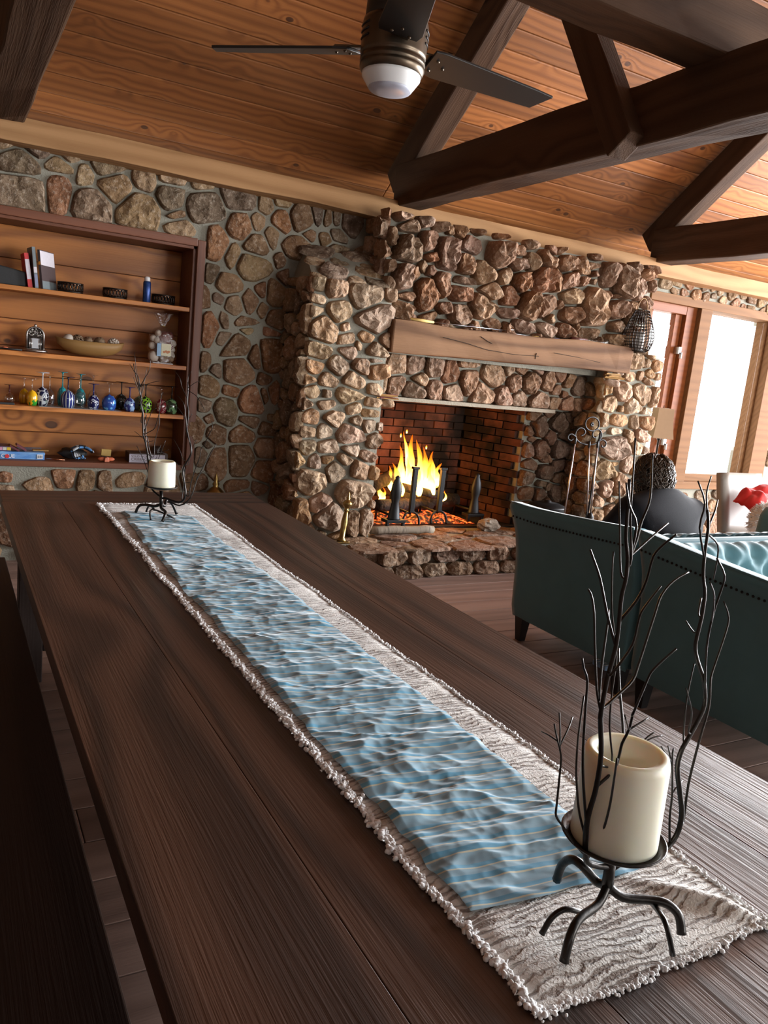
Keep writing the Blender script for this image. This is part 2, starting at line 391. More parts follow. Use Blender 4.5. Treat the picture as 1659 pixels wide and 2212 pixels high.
def trace(rows, ox, oy, sc, y, minx=-1e9):
    """ellipses measured on the photograph -> real size on the wall plane at distance y"""
    out = []
    for s_ in rows:
        px, py, w, h_ = ox+s_[0]/sc, oy+s_[1]/sc, s_[2]/sc, s_[3]/sc
        p = UY(px, py, y); a = UY(px-w/2, py, y); b = UY(px+w/2, py, y); c = UY(px, py-h_/2, y); d = UY(px, py+h_/2, y)
        out.append([p.x, p.z, (b.x-a.x)*1.17, (c.z-d.z)*1.15, 0.0, s_[4] if len(s_) > 4 else 0])
    return out

WY = 5.40                                    # face of the mortar of the fireplace wall
YP, YB, YL = 4.99, 5.10, 5.23                # face of the piers, of the breast over the mantel, of the stonework over the fire
SX0, SX1, SZ0, SZ1 = -.42, 1.49, .62, 2.125  # opening of the built-in shelves
WX0, WX1, WZ0, WZ1 = 5.66, 7.72, .60, 2.36   # window opening
PZ0, PZ1 = 2.50, 2.635                       # wall plate
FX0, FX1 = 2.13, 5.53                        # fireplace
AX0, AX1 = 2.79, 4.87                        # alcove between the piers

wall = MB()
for (xa, xb, za, zb) in ((-3.2, SX0, 0, PZ0), (SX0, SX1, 0, SZ0), (SX0, SX1, SZ1, PZ0), (SX1, FX0+.1, 0, PZ0), (FX1-.1, WX0, 0, PZ0), (WX0, WX1, 0, WZ0), (WX0, WX1, WZ1, PZ0), (WX1, 7.98, 0, PZ0), (7.98, 12.62, 0, .32), (7.98, 12.62, 2.36, PZ0), (12.62, 13.0, 0, PZ0)):
    wall.box((xa, WY, za), (xb, WY+.42, zb))
wall.box((FX0+.1, WY+.72, 0), (FX1-.1, WY+.92, PZ0)); wall.box((FX0+.1, WY, 1.9), (FX1-.1, WY+.42, PZ0))
wall_back = tag(wall.build('wall_back', M['mortar']), 'fieldstone wall with grey mortar behind the shelves and fireplace', None, kind='structure')

W1 = trace([(130,140,230,170,6),(310,70,200,150,6),(480,105,80,130,4),(583,85,110,90,8),(692,190,115,150,1),(320,250,130,160,5),(428,218,60,100,2),(575,220,85,130,5),(520,310,65,170,4),
 (175,345,140,215,5),(285,420,75,170,2),(420,355,115,110,1),(395,490,190,140,8),(148,520,110,110,6),(260,585,180,110,2),(110,680,70,130,3),(200,680,70,50,6),(285,720,100,105,4),(382,690,75,160,3),
 (452,628,55,80,5),(465,745,50,90,2),(540,640,100,180,1),(548,795,110,110,1),(355,812,165,60,1),(362,868,180,35,8),(135,860,105,230,5),(235,810,50,110,7),(230,910,75,80,7),(300,970,160,120,3),
 (515,885,110,50,5),(410,1030,75,130,9),(515,1020,120,210,5),(105,1055,75,130,3),(310,1110,190,170,3),(185,1110,80,60,6),(125,1200,130,130,2),(465,1160,70,80,9),(470,1260,45,110,9),(278,1230,90,70,5),
 (395,1285,150,160,5),(90,1310,100,90,7),(245,1360,125,160,7),(530,1240,60,200,5),(385,1405,145,60,3),(145,1400,55,50,1),(70,1460,80,170,1),(185,1490,115,130,3),(335,1495,145,95,9),(515,1390,45,50,8),
 (490,1460,110,80,1),(480,1570,110,130,2),(135,1550,50,50,6),(75,1615,100,110,6),(190,1655,110,170,3),(330,1645,130,190,3),(465,1710,115,140,5),(50,1770,110,120,3),(320,1790,140,70,9),(430,1800,90,70,3),
 (690,375,205,110,3),(890,425,190,140,7),(1065,430,110,90,2),(970,500,270,90,7),(790,170,60,130,6),(905,190,50,110,6),(985,210,100,200,6),(850,190,45,110,3),(910,300,90,80,6),(840,330,70,70,3),
 (740,300,60,60,1),(560,450,50,90,3),(600,560,90,90,3)], 400, 400, 2.765, WY)
W2 = trace([(30,195,70,50,5),(215,235,230,60,2),(365,190,115,90,5),(495,210,90,120,3),(605,220,80,110,1),(750,205,160,60,2),(1110,210,110,110,3)], 0, 960, 2.676, WY)
W3 = trace([(20,565,85,95,4),(150,570,110,140,6),(290,635,95,60,8),(75,680,180,100,6),(245,695,120,55,8),(80,800,180,150,7),(245,815,85,160,5),(358,735,70,75,4),(445,690,170,80,7),(390,870,150,160,7),
 (478,785,150,105,2),(570,890,175,140,2),(600,740,100,90,8),(715,745,115,55,8),(712,820,105,90,6),(740,895,100,30,3),(845,765,100,50,4),(755,955,150,60,8)], 0, 0, 1.929, WY)
W4 = trace([(720,80,75,60),(800,75,60,40),(860,100,80,80),(725,190,75,110),(815,190,80,60),(915,205,90,60),(800,250,70,50),(875,262,60,45),(965,285,80,60),(1035,240,80,40),(1100,240,40,30),(1040,295,60,70),
 (1110,305,55,50),(1160,270,60,40),(1180,325,70,50),(1260,285,80,70),(1280,345,80,60),(1340,300,60,30),(1345,375,50,30),(1410,330,90,70),(1490,350,80,70),(1400,380,60,40),(1500,400,50,40),(1535,400,40,60)], 1240, 560, 3.687, WY)
holes = [(SX0-.05, SX1+.05, SZ0-.02, SZ1+.03), (FX0, FX1, 0, 2.02), (2.7, 5.4, 1.5, 2.6), (WX0-.02, WX1+.03, WZ0-.02, WZ1+.06), (7.9, 12.7, .2, 2.4)]
lay_stones(W1+W2+W3+[s_ for s_ in W4], Vector((0, WY, 0)), X_, Z_, -Y_, (-1.3, 8.0, .0, PZ0+.02), wall_back, M['stone'], relief=.026, gap=.016, fill=(.10, .27, 2600, (.55, 1.3)), holes=holes, pal=PAL_WALL, seed=3, craggy=1.0, tilt=.35)

# ---- fireplace
fp = thing('stone_fireplace', (3.83, 5.0, 0), 'large fieldstone fireplace with open brick firebox, stone piers and raised hearth', 'fireplace')
def core_part(name, *boxes, mat='mortar', extra=None):
    m = MB()
    for a_, b_ in boxes: m.box(a_, b_)
    if extra: m.add(*extra)
    return m.build(name, M[mat], fp)
pier_l = core_part('pier', ((FX0+.03, YP+.03, 0), (AX0-.02, WY+.72, 1.98)), extra=([(FX0+.03,YP+.03,1.98),(AX0-.02,YP+.03,1.98),(AX0-.02,WY+.1,1.98),(FX0+.03,WY+.1,1.98),(FX0+.1,WY-.02,2.22),(AX0-.02,WY-.1,2.22),(AX0-.02,WY+.1,2.22),(FX0+.1,WY+.1,2.22)],
  [(0,1,5,4),(1,2,6,5),(2,3,7,6),(3,0,4,7),(4,5,6,7)]))
pier_r = core_part('pier', ((AX1+.02, YP+.03, 0), (FX1-.03, WY+.72, 1.77)))
breast = core_part('chimney_breast', ((2.74, YB+.02, 1.56), (5.36, WY+.72, PZ0)))
apron_ = core_part('lintel_wall', ((AX0-.02, YL+.02, 1.25), (AX1+.02, WY+.72, 1.58)))
jamb_ = core_part('jamb', ((4.36, YL+.12, 0), (AX1+.02, WY+.72, 1.26)))
firebox = core_part('firebox', ((AX0-.02, 5.99, .2), (4.40, 6.1, 1.5)), ((AX0-.02, WY-.1, .2), (AX0+.03, 6.0, 1.26)), ((AX0, YL+.25, 1.235), (4.38, 6.0, 1.30)), ((AX0, 5.3, .19), (4.38, 6.0, .215)), mat='mortar_dark')
PIER = [(810,570,70,140),(918,600,120,130),(1095,655,190,130,7),(795,675,125,70,2),(935,750,145,110,2),(780,745,120,65),(1140,805,240,135,7),(830,865,185,125),(968,848,50,50),(980,920,105,65),(1100,905,120,55),
 (1205,930,60,70),(797,985,165,90),(985,995,165,65),(1163,990,115,80),(775,1082,125,70,6),(928,1080,120,90),(1060,1085,110,75),(1155,1050,90,30),(1160,1112,105,80),(735,1165,110,55,6),(870,1170,115,75),(1018,1170,140,90),
 (750,1235,140,65),(857,1248,45,55),(990,1255,200,80),(1140,1225,75,60),(710,1305,125,80),(860,1310,155,55),(1015,1340,70,60),(1125,1300,80,60),(750,1390,125,85),(900,1400,150,75,4),(1115,1365,80,55),(1030,1412,60,55),
 (735,1470,100,65),(850,1475,90,75,8),(998,1490,185,110),(1110,1440,85,75),(735,1570,100,70,8),(862,1565,120,80,8),(1000,1585,90,65),(1095,1625,90,55),(660,1645,130,75),(785,1660,70,75),(860,1640,70,45),(968,1640,110,55,4),
 (905,1715,150,85),(1055,1710,100,105),(755,1775,285,130,4),(1018,1855,190,170,4),(655,1855,110,40),(812,1900,130,85,4),(870,1990,165,170,7),(665,1945,150,150),(1010,2010,80,130),(1080,2010,70,150),(830,2085,60,40)]
lay_stones(trace(PIER, 400, 400, 2.765, YP-.02), Vector((0, YP+.03, 0)), X_, Z_, -Y_, (FX0+.01, AX0+.0, .0, 2.0), pier_l, M['stone'], relief=.055, gap=.018, fill=(.06, .2, 900, (.55, 1.0)), pal=PAL_PIER, seed=5, tilt=.4)
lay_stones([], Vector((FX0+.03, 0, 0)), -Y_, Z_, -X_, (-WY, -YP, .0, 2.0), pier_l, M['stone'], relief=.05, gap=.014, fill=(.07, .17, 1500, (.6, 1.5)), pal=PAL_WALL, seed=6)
RP = trace([(1340,130,60,40),(1345,200,50,70),(1430,215,105,80),(1535,235,110,85),(1600,250,40,90),(1355,285,110,80),(1490,300,80,75),(1420,315,25,30),(1565,330,60,40),(1410,375,115,60,6),(1490,385,35,80),(1330,370,60,70),
 (1395,435,80,40),(1465,455,50,60),(1560,380,60,80),(1530,455,90,60),(1390,525,165,130,7),(1380,610,80,25),(1500,520,60,60),(1340,650,120,110),(1345,740,60,110,4),(1400,720,80,120)], 780, 760, 2.5136, YP-.02)
RP += trace([(480,810,140,130,5),(605,835,50,50),(680,860,70,80),(630,915,75,60),(690,935,40,45),(640,770,150,50),(600,975,200,40),(280,955,140,40,4)], 1240, 560, 3.687, YP-.02)  # first stone gets the darkest tone: shade beside the mantel put into its colour
lay_stones(RP, Vector((0, YP+.03, 0)), X_, Z_, -Y_, (AX1+.0, FX1-.01, .0, 1.79), pier_r, M['stone'], relief=.055, gap=.018, fill=(.06, .2, 900, (.55, 1.0)), pal=PAL_PIER, seed=8, tilt=.4)
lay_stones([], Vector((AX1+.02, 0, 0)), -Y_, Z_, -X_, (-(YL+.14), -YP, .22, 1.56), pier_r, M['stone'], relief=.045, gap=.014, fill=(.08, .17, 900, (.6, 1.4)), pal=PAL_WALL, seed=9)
BR = [(130,130,90,80),(240,160,110,70),(345,195,80,80),(85,220,70,130),(262,225,115,75,5),(178,285,50,130,5),(110,350,75,130),(250,340,130,160,6),(360,310,75,130),(465,390,120,230),(600,330,175,80,6),(575,430,90,120),(755,385,120,165),
 (860,365,75,50),(670,480,120,100),(855,430,105,80),(925,410,60,100),(1020,410,95,80),(1120,440,80,80),(1205,465,70,100),(1270,440,60,40),(1275,480,50,35),(1275,525,50,30),(1345,500,60,110),(135,440,110,80),(225,500,110,160),(300,485,40,110),
 (345,440,35,100),(380,390,80,60),(385,465,40,70),(445,525,85,190),(560,515,150,50),(785,490,85,90,5),(870,530,85,120),(985,520,90,140),(1060,510,60,130),(1130,520,90,110),(1200,510,50,70),(355,590,115,180,7),(550,590,105,90),(700,575,130,80),
 (808,600,85,110),(240,600,140,50),(455,660,65,55),(655,655,120,110),(1145,600,160,100),(1000,650,110,110),(800,690,95,55),(910,660,90,190),(545,700,110,110),(1250,680,145,220,2),(1140,700,90,90),(220,680,80,100),(380,715,150,50),(715,760,90,60),
 (1030,725,90,40),(880,760,110,70),(1010,785,140,70),(1110,790,100,60),(1240,800,130,70),(1430,530,110,150,6),(1520,570,80,90,6),(1395,680,90,100),(1465,700,60,100),(1590,440,80,70),(1500,440,60,50),(1560,490,70,50),(1390,845,110,90),(1400,770,60,80),(150,530,40,90)]
lay_stones(trace(BR, 780, 400, 2.5136, YB-.03), Vector((0, YB+.02, 0)), X_, Z_, -Y_, (2.73, 5.37, 1.66, PZ0+.03), breast, M['stone'], relief=.085, gap=.016, fill=(.06, .15, 900, (.6, 1.3)), pal=PAL_BREAST, seed=11, tilt=.75, craggy=1.15)
lay_stones([], Vector((2.74, 0, 0)), -Y_, Z_, -X_, (-WY, -YB, 1.95, PZ0), breast, M['stone'], relief=.04, gap=.014, fill=(.08, .15, 500, (.7, 1.4)), pal=PAL_BREAST, seed=12)
LT = [(185,70,100,120),(190,170,90,90),(285,215,100,80),(300,75,90,90),(320,145,110,60),(395,85,90,100),(490,120,70,130),(400,215,80,110),(500,220,115,110),(585,170,90,200),(590,70,130,60),(660,225,125,100),(725,125,130,140),(765,240,90,110),(830,175,70,100),
 (800,90,60,80),(880,90,80,60),(925,165,90,140),(860,255,75,90),(965,265,110,90),(1010,160,80,90),(960,100,100,50)]
lay_stones(trace(LT, 780, 760, 2.5136, YL-.01), Vector((0, YL+.02, 0)), X_, Z_, -Y_, (AX0, AX1, 1.245, 1.58), apron_, M['stone'], relief=.05, gap=.016, fill=(.07, .16, 600, (.6, 1.2)), pal=PAL_BREAST, seed=13)
lay_stones([], Vector((0, YL+.12, 0)), X_, Z_, -Y_, (4.37, AX1+.01, .22, 1.23), jamb_, M['stone_soot_shade'], relief=.06, gap=.014, fill=(.07, .2, 900, (.6, 1.2)), pal=PAL_BREAST, seed=14)
MB().box((AX0, YL-.04, 1.215), (4.55, YL+.3, 1.245)).build('lintel_slab', M['lintel'], fp, bevel=.004)
# bricks of the firebox: back and angled side
BRK = [(.17,.062,.036), (.13,.05,.032), (.20,.08,.045), (.10,.045,.032), (.15,.065,.042)]
bm_ = MB().box((-.098, -.028, -.030), (.098, .03, .030)).build('brick', M['brick'], None, bevel=.004); brick_mesh = bm_.data
bpy.data.objects.remove(bm_)
def brick(c, rz, sx=1):
    o = bpy.data.objects.new('brick', brick_mesh); o.location = c; o.rotation_euler = (0, 0, rz); o.scale = (sx, 1, 1); put(o, firebox); k = R.choice(BRK); j = R.uniform(.75, 1.2); o.color = (k[0]*j, k[1]*j, k[2]*j, 1)
for row in range(15):
    z = .25 + row*.068; x = AX0+.05 + (.05 if row % 2 else .155)
    while x < 4.16: brick((x, 5.97+R.uniform(-.006, .006), z), R.uniform(-.01, .01)); x += .209
    ax, ay, bx, by = 4.17, 5.95, 4.375, 5.31; L_ = math.hypot(bx-ax, by-ay); s_ = .05 if row % 2 else .12
    while s_ < L_-.03:
        brick((ax+(bx-ax)*s_/L_, ay+(by-ay)*s_/L_, z), math.atan2(by-ay, bx-ax)+R.uniform(-.02, .02)); s_ += .209
# hearth: rim stones and flagstones
HY = 4.56
def hearth_front(x): return HY + .05*math.sin(x*2.3) + .10*max(0, (2.75-x))*2
hs = MB(); poly = [(2.28, 5.0)] + [(x/10, hearth_front(x/10)+.05) for x in range(24, 57)] + [(5.6, 5.0)]
hs.prism(poly, .205, Matrix.Translation((0, 0, 0))); hs.box((AX0-.02, 4.80, 0), (4.36, WY+.5, .2)); hearth_ = hs.build('hearth', M['mortar'], fp)
PAL_H = [(.22,.15,.105), (.26,.18,.13), (.19,.125,.09), (.24,.15,.10)]
for k, x in enumerate([2.42+.235*i for i in range(14)]):
    for rr, (za, zb) in enumerate(((.0, .105), (.105, .215))):
        xx = x + (.1 if rr else 0); ya = hearth_front(xx)+.05
        sl = (hearth_front(xx+.05)-hearth_front(xx-.05))/.1; e_ = Vector((1, sl, 0)).normalized(); nn = Vector((e_.y, -e_.x, 0))
        lay_stones([(0, (za+zb)/2, R.uniform(.19, .245), (zb-za)*R.uniform(.95, 1.1), R.uniform(-.1, .1))], Vector((xx, ya, 0)), e_, Z_, nn, (-.13, .13, za, zb), hearth_, M['stone'], relief=.05, pal=PAL_H, seed=40+k*2+rr)
lay_stones([], Vector((0, 0, .203)), X_, Y_, Z_, (2.45, 5.5, HY+.0, 5.26), hearth_, M['stone'], relief=.014, gap=.016, fill=(.16, .42, 900, (.5, .9)), pal=PAL_H, seed=77, craggy=.9, tilt=.2)

so_ = Vector((0, YP+.03, 1.98)); sv_ = Vector((0, WY-.02-YP-.03, .24)).normalized()
lay_stones([], so_, X_, sv_, X_.cross(sv_), (FX0+.02, AX0-.03, 0, .44), pier_l, M['stone'], relief=.03, gap=.012, fill=(.12, .34, 500, (.45, .8)), pal=PAL_WALL, seed=15, tilt=.2)
# ---- mantel
mt = timber('mantel_beam', (AX0-.03, 5.075, 1.675), (5.10, 5.075, 1.722), .27, .22, M['mantel_oak'], wob=.022, seed=4, segs=14, bevel=.012)
for L in ([(-.75,.03),(-.55,.01),(-.35,-.02),(-.1,-.03),(.15,-.02)], [(-.42,.07),(-.36,.045),(-.31,.03)], [(.12,-.045),(.12,-.02),(.125,.0)], [(.3,.02),(.55,.01),(.8,-.01)]):
    m = MB(); m.tube([Vector((3.93+a, 4.937, 1.68+b)) for a, b in L], .0035, 5, flat=.6); c_ = m.build('crack', M['mortar_dark'], None); c_.parent = mt; c_.matrix_parent_inverse = mt.matrix_world.inverted()
tag(mt, 'rough hewn oak beam serving as mantel over the fireplace', 'mantel')

# ------------------------------------------------------------------ floor, other walls
fl = tag(MB().box((-3.2, -3.4, -.12), (13.0, WY+.05, -.022)).build('floor', M['bench_wood']), 'wide worn plank floor of the room', None, kind='structure')
k = 0; y = -3.35
while y < WY:
    w = .185
    xs = [-3.2, R.uniform(-.5, 3), R.uniform(4.5, 7.5), 13.0]
    for a, b in zip(xs, xs[1:]): timber('plank', (a+.0015, y+w/2, -.012), (b-.0015, y+w/2, -.012), w-.005, .024, M['floor_wood'], fl, bevel=.002)
    y += w
tag(MB().box((-3.3, -3.5, 0), (-3.2, WY+.4, 6.6)).build('wall_left', M['plaster']), 'plain warm side wall', None, kind='structure')
wf = MB()
for (xa, xb, za, zb) in ((-3.2, 4.0, 0, 2.62), (8.6, 13.0, 0, 2.62), (4.0, 8.6, 2.72, 2.76), (4.0, 8.6, 0, .3)): wf.box((xa, -3.5, za), (xb, -3.4, zb))
tag(wf.build('wall_front', M['plaster']), 'wall with patio door opening', None, kind='structure')
wr = MB()
for (ya, yb, za, zb) in ((-3.4, -1.2, 0, 6.6), (4.4, WY+.4, 0, 6.6), (-1.2, 4.4, 0, .5), (3.1, 4.4, 2.95, 6.6), (-1.2, 3.1, 2.95, 3.12), (-1.2, 3.1, 4.58, 6.6)): wr.box((13.0, ya, za), (13.1, yb, zb))
tag(wr.build('wall_right', M['plaster']), 'side wall with a row of tall windows', None, kind='structure')
for i, ya in enumerate((-1.2, .2, 1.6, 3.0)):
    m = MB(); 
    for (a, b) in (((13.0, ya, .5), (13.08, ya+.07, 2.95)), ((13.0, ya+1.33, .5), (13.08, ya+1.4, 2.95)), ((13.0, ya, .5), (13.08, ya+1.4, .57)), ((13.0, ya, 2.88), (13.08, ya+1.4, 2.95))): m.box(a, b)
    tag(m.build('window_%d' % (i+2), M['window_wood']), 'tall wooden window frame in the side wall', None, kind='structure')
tag(MB().box((-30, WY+.5, -.6), (40, 60, -.3)).build('ground_outside', simple('pale_ground', (.75,.72,.65), .9)), 'sunlit pale ground outside the window', None, kind='structure')

# ---- ceiling: boards on the slope, and the other slope behind the camera
SL = .79; ZC = 2.95; YR = 1.0
def zc(y): return ZC + SL*(WY-y)
ce = MB(); th = .05
for (ya, za, yb, zb) in ((WY+.45, zc(WY+.45), YR, zc(YR)), (YR, zc(YR), -3.5, zc(YR)-SL*(YR+3.5))):
    ce.add([(-3.3,ya,za+.03),(13.1,ya,za+.03),(13.1,yb,zb+.03),(-3.3,yb,zb+.03),(-3.3,ya,za+.09),(13.1,ya,za+.09),(13.1,yb,zb+.09),(-3.3,yb,zb+.09)], [(0,3,2,1),(4,5,6,7),(0,1,5,4),(1,2,6,5),(2,3,7,6),(3,0,4,7)])
ceil = tag(ce.build('ceiling', M['timber_dark']), 'sloping ceiling of knotty pine boards', None, kind='structure')
nrm = Vector((0, -SL, -1)).normalized(); slope_len = math.hypot(WY+.45-YR, (WY+.45-YR)*SL); bw = .142; s_ = 0; i = 0
dsl = Vector((0, -1, SL)).normalized(); p0 = Vector((0, WY+.45, zc(WY+.45)))
while s_ < slope_len-bw:
    q = p0 + dsl*(s_+bw/2) + nrm*(-.012)
    xs = [-3.2] + sorted([R.uniform(-1, .3) if i % 2 else R.uniform(-2.5, -1), 2.96 if i % 3 else 5.6, 7.9]) + [13.0]
    for a, b in zip(xs, xs[1:]): timber('plank', (a+.001, q.y, q.z), (b-.001, q.y, q.z), bw-.003, .024, M['pine_ceiling'], ceil, up=tuple(-nrm), bevel=.007)
    s_ += bw; i += 1

# ---- wall plate and trusses
pl = timber('wall_plate', (-3.2, 5.34, (PZ0+PZ1)/2), (13.0, 5.34, (PZ0+PZ1)/2), .2, PZ1-PZ0, M['pine_plate'], wob=.012, segs=60, seed=2)
tag(pl, 'pale rough timber plate along the top of the stone wall', 'beam')
TW = .20
desc = ['dark roof truss beside the built-in shelves', 'dark roof truss with diagonal strut above the fireplace', 'dark roof truss over the right pier by the window']
for i, x1 in enumerate((.215, 2.86, 5.50)):
    xc = x1+TW/2
    tr = thing('roof_truss', (xc, 5.2, 2.6), desc[i], 'roof truss', 'timber roof trusses')
    timber('tie_beam', (xc, 5.32, 2.745), (xc, -3.3, 2.745), TW, .29, M['timber_dark'], tr, wob=.018, segs=30, seed=i*7+1, bevel=.012)
    za = zc(5.42)-.155; zb = zc(YR)-.155
    timber('rafter', (xc+.0, 5.42, za), (xc, YR, zb), .17, .20, M['timber_dark'], tr, wob=.01, segs=14, seed=i*5+2, bevel=.01, up=(0,1,1))
    timber('rafter', (xc, -3.4, za), (xc, YR, zb), .17, .20, M['timber_dark'], tr, wob=.01, segs=14, seed=i*5+3, bevel=.01, up=(0,1,1))
    timber('strut', (x1-.03, 2.985, 2.59), (x1-.03, 3.70, 3.69), .16, .12, M['timber_dark'], tr, wob=.006, segs=6, seed=i+30, bevel=.008, up=(1,0,0))
lb = timber('purlin_beam', (-3.2, 2.63, 3.0), (13.0, 2.63, 3.0), .22, .24, M['timber_dark'], wob=.016, segs=50, seed=21, bevel=.012)
tag(lb, 'long dark purlin beam resting across the roof trusses', 'beam')

# ---- window beside the fireplace
def vert(m, xa, xb, za=WZ0, zb=WZ1, ya=WY+.02, yb=WY+.2): m.box((xa, ya, za), (xb, yb, zb))
win = thing('window_1', (6.7, WY+.1, WZ0), 'tall timber framed window glaring white beside the fireplace', None, kind='structure')
def wpart(name, boxes, mat):
    m = MB()
    for a, b in boxes: m.box(a, b)
    return m.build(name, mat, win, bevel=.004)
wpart('head', [((WX0, WY-.02, WZ1-.05), (WX1, WY+.25, WZ1+.03))], M['post_wood'])
wpart('sill', [((WX0, WY-.04, WZ0-.04), (WX1, WY+.25, WZ0+.03))], M['post_wood'])
wpart('post', [((6.34, WY-.03, WZ0), (6.50, WY+.2, WZ1-.05))], M['post_wood'])
wpart('post', [((7.47, WY-.03, WZ0), (7.72, WY+.2, WZ1-.05))], M['post_wood'])
wpart('post', [((WX0, WY, WZ0), (WX0+.06, WY+.2, WZ1-.05))], M['post_wood'])
wpart('sash', [((6.20, WY+.02, WZ0), (6.345, WY+.17, WZ1-.05)), ((WX0+.06, WY+.02, WZ1-.13), (6.198, WY+.15, WZ1-.05))], M['window_wood'])
wpart('sash', [((6.10, WY+.06, WZ0+.05), (6.195, WY+.12, WZ1-.13)), ((WX0+.06, WY+.06, WZ0+.03), (WX0+.14, WY+.12, WZ1-.13)), ((WX0+.06, WY+.06, WZ0+.03), (6.195, WY+.12, WZ0+.11))], M['window_wood'])
wpart('sash', [((6.50, WY+.06, WZ0+.03), (6.52, WY+.12, WZ1-.05)), ((7.45, WY+.06, WZ0+.03), (7.47, WY+.12, WZ1-.05)), ((6.5, WY+.06, WZ0+.03), (7.47, WY+.12, WZ0+.1))], M['post_wood'])
tg = NT('window_glass'); a_ = tg.n('ShaderNodeBsdfTransparent'); b_ = tg.n('ShaderNodeBsdfGlossy', Roughness=.02); mx = tg.n('ShaderNodeMixShader', Fac=.06)
tg.link(a_.outputs[0], mx.inputs[1]); tg.link(b_.outputs[0], mx.inputs[2]); tg.link(mx.outputs[0], tg.out.inputs[0]); M['glass'] = tg.mat
wpart('pane', [((WX0+.12, WY+.085, WZ0+.1), (6.12, WY+.095, WZ1-.12))], M['glass'])
wpart('pane', [((6.53, WY+.085, WZ0+.08), (7.44, WY+.095, WZ1-.06))], M['glass'])
wpart('catch', [((6.15, WY+.0, 1.86), (6.19, WY+.06, 1.93)), ((6.175, WY-.02, 1.82), (6.185, WY+.01, 1.88))], M['steel'])
wpart('catch', [((6.15, WY+.0, .98), (6.19, WY+.06, 1.05)), ((6.175, WY-.02, .94), (6.185, WY+.01, 1.0))], M['steel'])

for i, xa in enumerate((7.98, 9.53, 11.08)):
    m = MB()
    for (a, b) in (((xa, WY, .32), (xa+.08, WY+.15, 2.36)), ((xa+1.46, WY, .32), (xa+1.54, WY+.15, 2.36)), ((xa, WY, .32), (xa+1.54, WY+.15, .4)), ((xa, WY, 2.28), (xa+1.54, WY+.15, 2.36))): m.box(a, b)
    tag(m.build('window_%d' % (i+6), M['post_wood']), 'timber window frame further along the fireplace wall', None, kind='structure')
# ------------------------------------------------------------------ more materials
def fabric(name, col, sheen=.4, rough=.85, scale=220, bumpk=.25, var=.15):
    t = NT(name); v = t.coord(); n = t.noise(v, scale, 3); n2 = t.noise(v, 7, 3)
    c = t.mix(n2, tuple(x*(1-var) for x in col), tuple(x*(1+var) for x in col))
    return t.fin(c, rough, t.bump(n, bumpk, .002), 0, .25, Sheen_Weight=sheen, Sheen_Roughness=.4)
M['teal'] = fabric('teal_velvet', (.088,.20,.232), .5, .7, 300, .15)
M['nail'] = simple('nailhead', (.012,.010,.009), .4, .6)
M['cream_leather'] = simple('cream_leather', (.30,.265,.225), .5, 0, .06)
M['white_fur'] = fabric('white_fur', (.80,.79,.77), .6, .95, 90, .6)
M['red_cloth'] = fabric('red_cloth', (.55,.022,.018), .4)
M['black_shirt'] = fabric('black_shirt', (.008,.0075,.010), .05, .85)
M['skin'] = simple('skin', (.50,.30,.21), .55, 0, .08)
M['jeans'] = fabric('jeans', (.05,.07,.13), .2)
M['hair'] = simple('hair', (.055,.034,.020), .45, 0, .5, 40)
M['shade'] = simple('lamp_shade', (.34,.22,.125), .8, 0, .06)
M['leg_black'] = simple('leg_black', (.008,.007,.007), .4)
M['fan_metal'] = simple('fan_metal', (.115,.088,.062), .36, .9, .25, 25)
M['fan_dark'] = simple('fan_dark', (.020,.018,.017), .45, .2)
M['white_glass'] = simple('white_glass', (.82,.84,.84), .25, 0, .02)
M['white'] = simple('white_plastic', (.8,.8,.8), .4, 0, .03)
M['black'] = simple('black_plastic', (.016,.017,.018), .6, 0, .2, 80, .2)
M['silver'] = simple('silver', (.42,.40,.38), .3, 1, .4, 60, .4)
M['dark_metal'] = simple('dark_bronze', (.022,.014,.010), .25, .6, .5, 90, .5)
M['copper'] = simple('copper', (.75,.36,.22), .25, 1)
M['orange'] = simple('orange_rubber', (.62,.16,.07), .6)
M['yellow_block'] = simple('yellow_block', (.62,.42,.13), .7)
M['bowl_wood'] = wood('bowl_wood', (.20,.105,.028), (.37,.205,.065), rough=.55, gfreq=10, knots=0)
M['card_brown'] = simple('card_brown', (.045,.024,.018), .6)
M['ivory'] = simple('ivory_ball', (.52,.46,.39), .7, 0, .25, 25, .5)
M['pod_brown'] = simple('pod_brown', (.20,.13,.075), .8, 0, .4, 60, .8)
M['plum'] = simple('plum_ball', (.13,.035,.032), .5, 0, .4, 30)

def wax():
    t = NT('ivory_wax'); v = t.coord(); n = t.noise(v, 20, 3)
    c = t.mix(n, (.80,.78,.62), (.86,.84,.69))
    return t.fin(c, .38, t.bump(n, .1, .002), 0, .4, Subsurface_Weight=.35, Subsurface_Radius=(.03,.02,.01), Subsurface_Scale=.4)
M['wax'] = wax()

# ------------------------------------------------------------------ table and bench
TX0, TX1, TY0, TY1, TZ = .216, 1.372, .12, 3.775, .76
tb = thing('dining_table', ((TX0+TX1)/2, 1.95, 0), 'long dark stained plank dining table with runner down the middle', 'table')
SE = 3.515; nb_ = 5; bw_ = (TX1-TX0)/nb_
for i in range(nb_): timber('board', (TX0+bw_*(i+.5), TY0, TZ-.022), (TX0+bw_*(i+.5), SE-.002, TZ-.022), bw_-.0008, .044, M['table_wood'], tb, bevel=.0012)
timber('end_board', (TX0+.005, (SE+TY1)/2, TZ-.022), (TX1-.004, (SE+TY1)/2, TZ-.022), TY1-SE-.002, .044, M['table_wood'], tb, bevel=.003)
for sx, x in ((0, TX0+.09), (1, TX1-.09)):
    timber('apron', (x, TY0+.15, TZ-.095), (x, TY1-.2, TZ-.095), .03, .10, M['bench_wood'], tb)
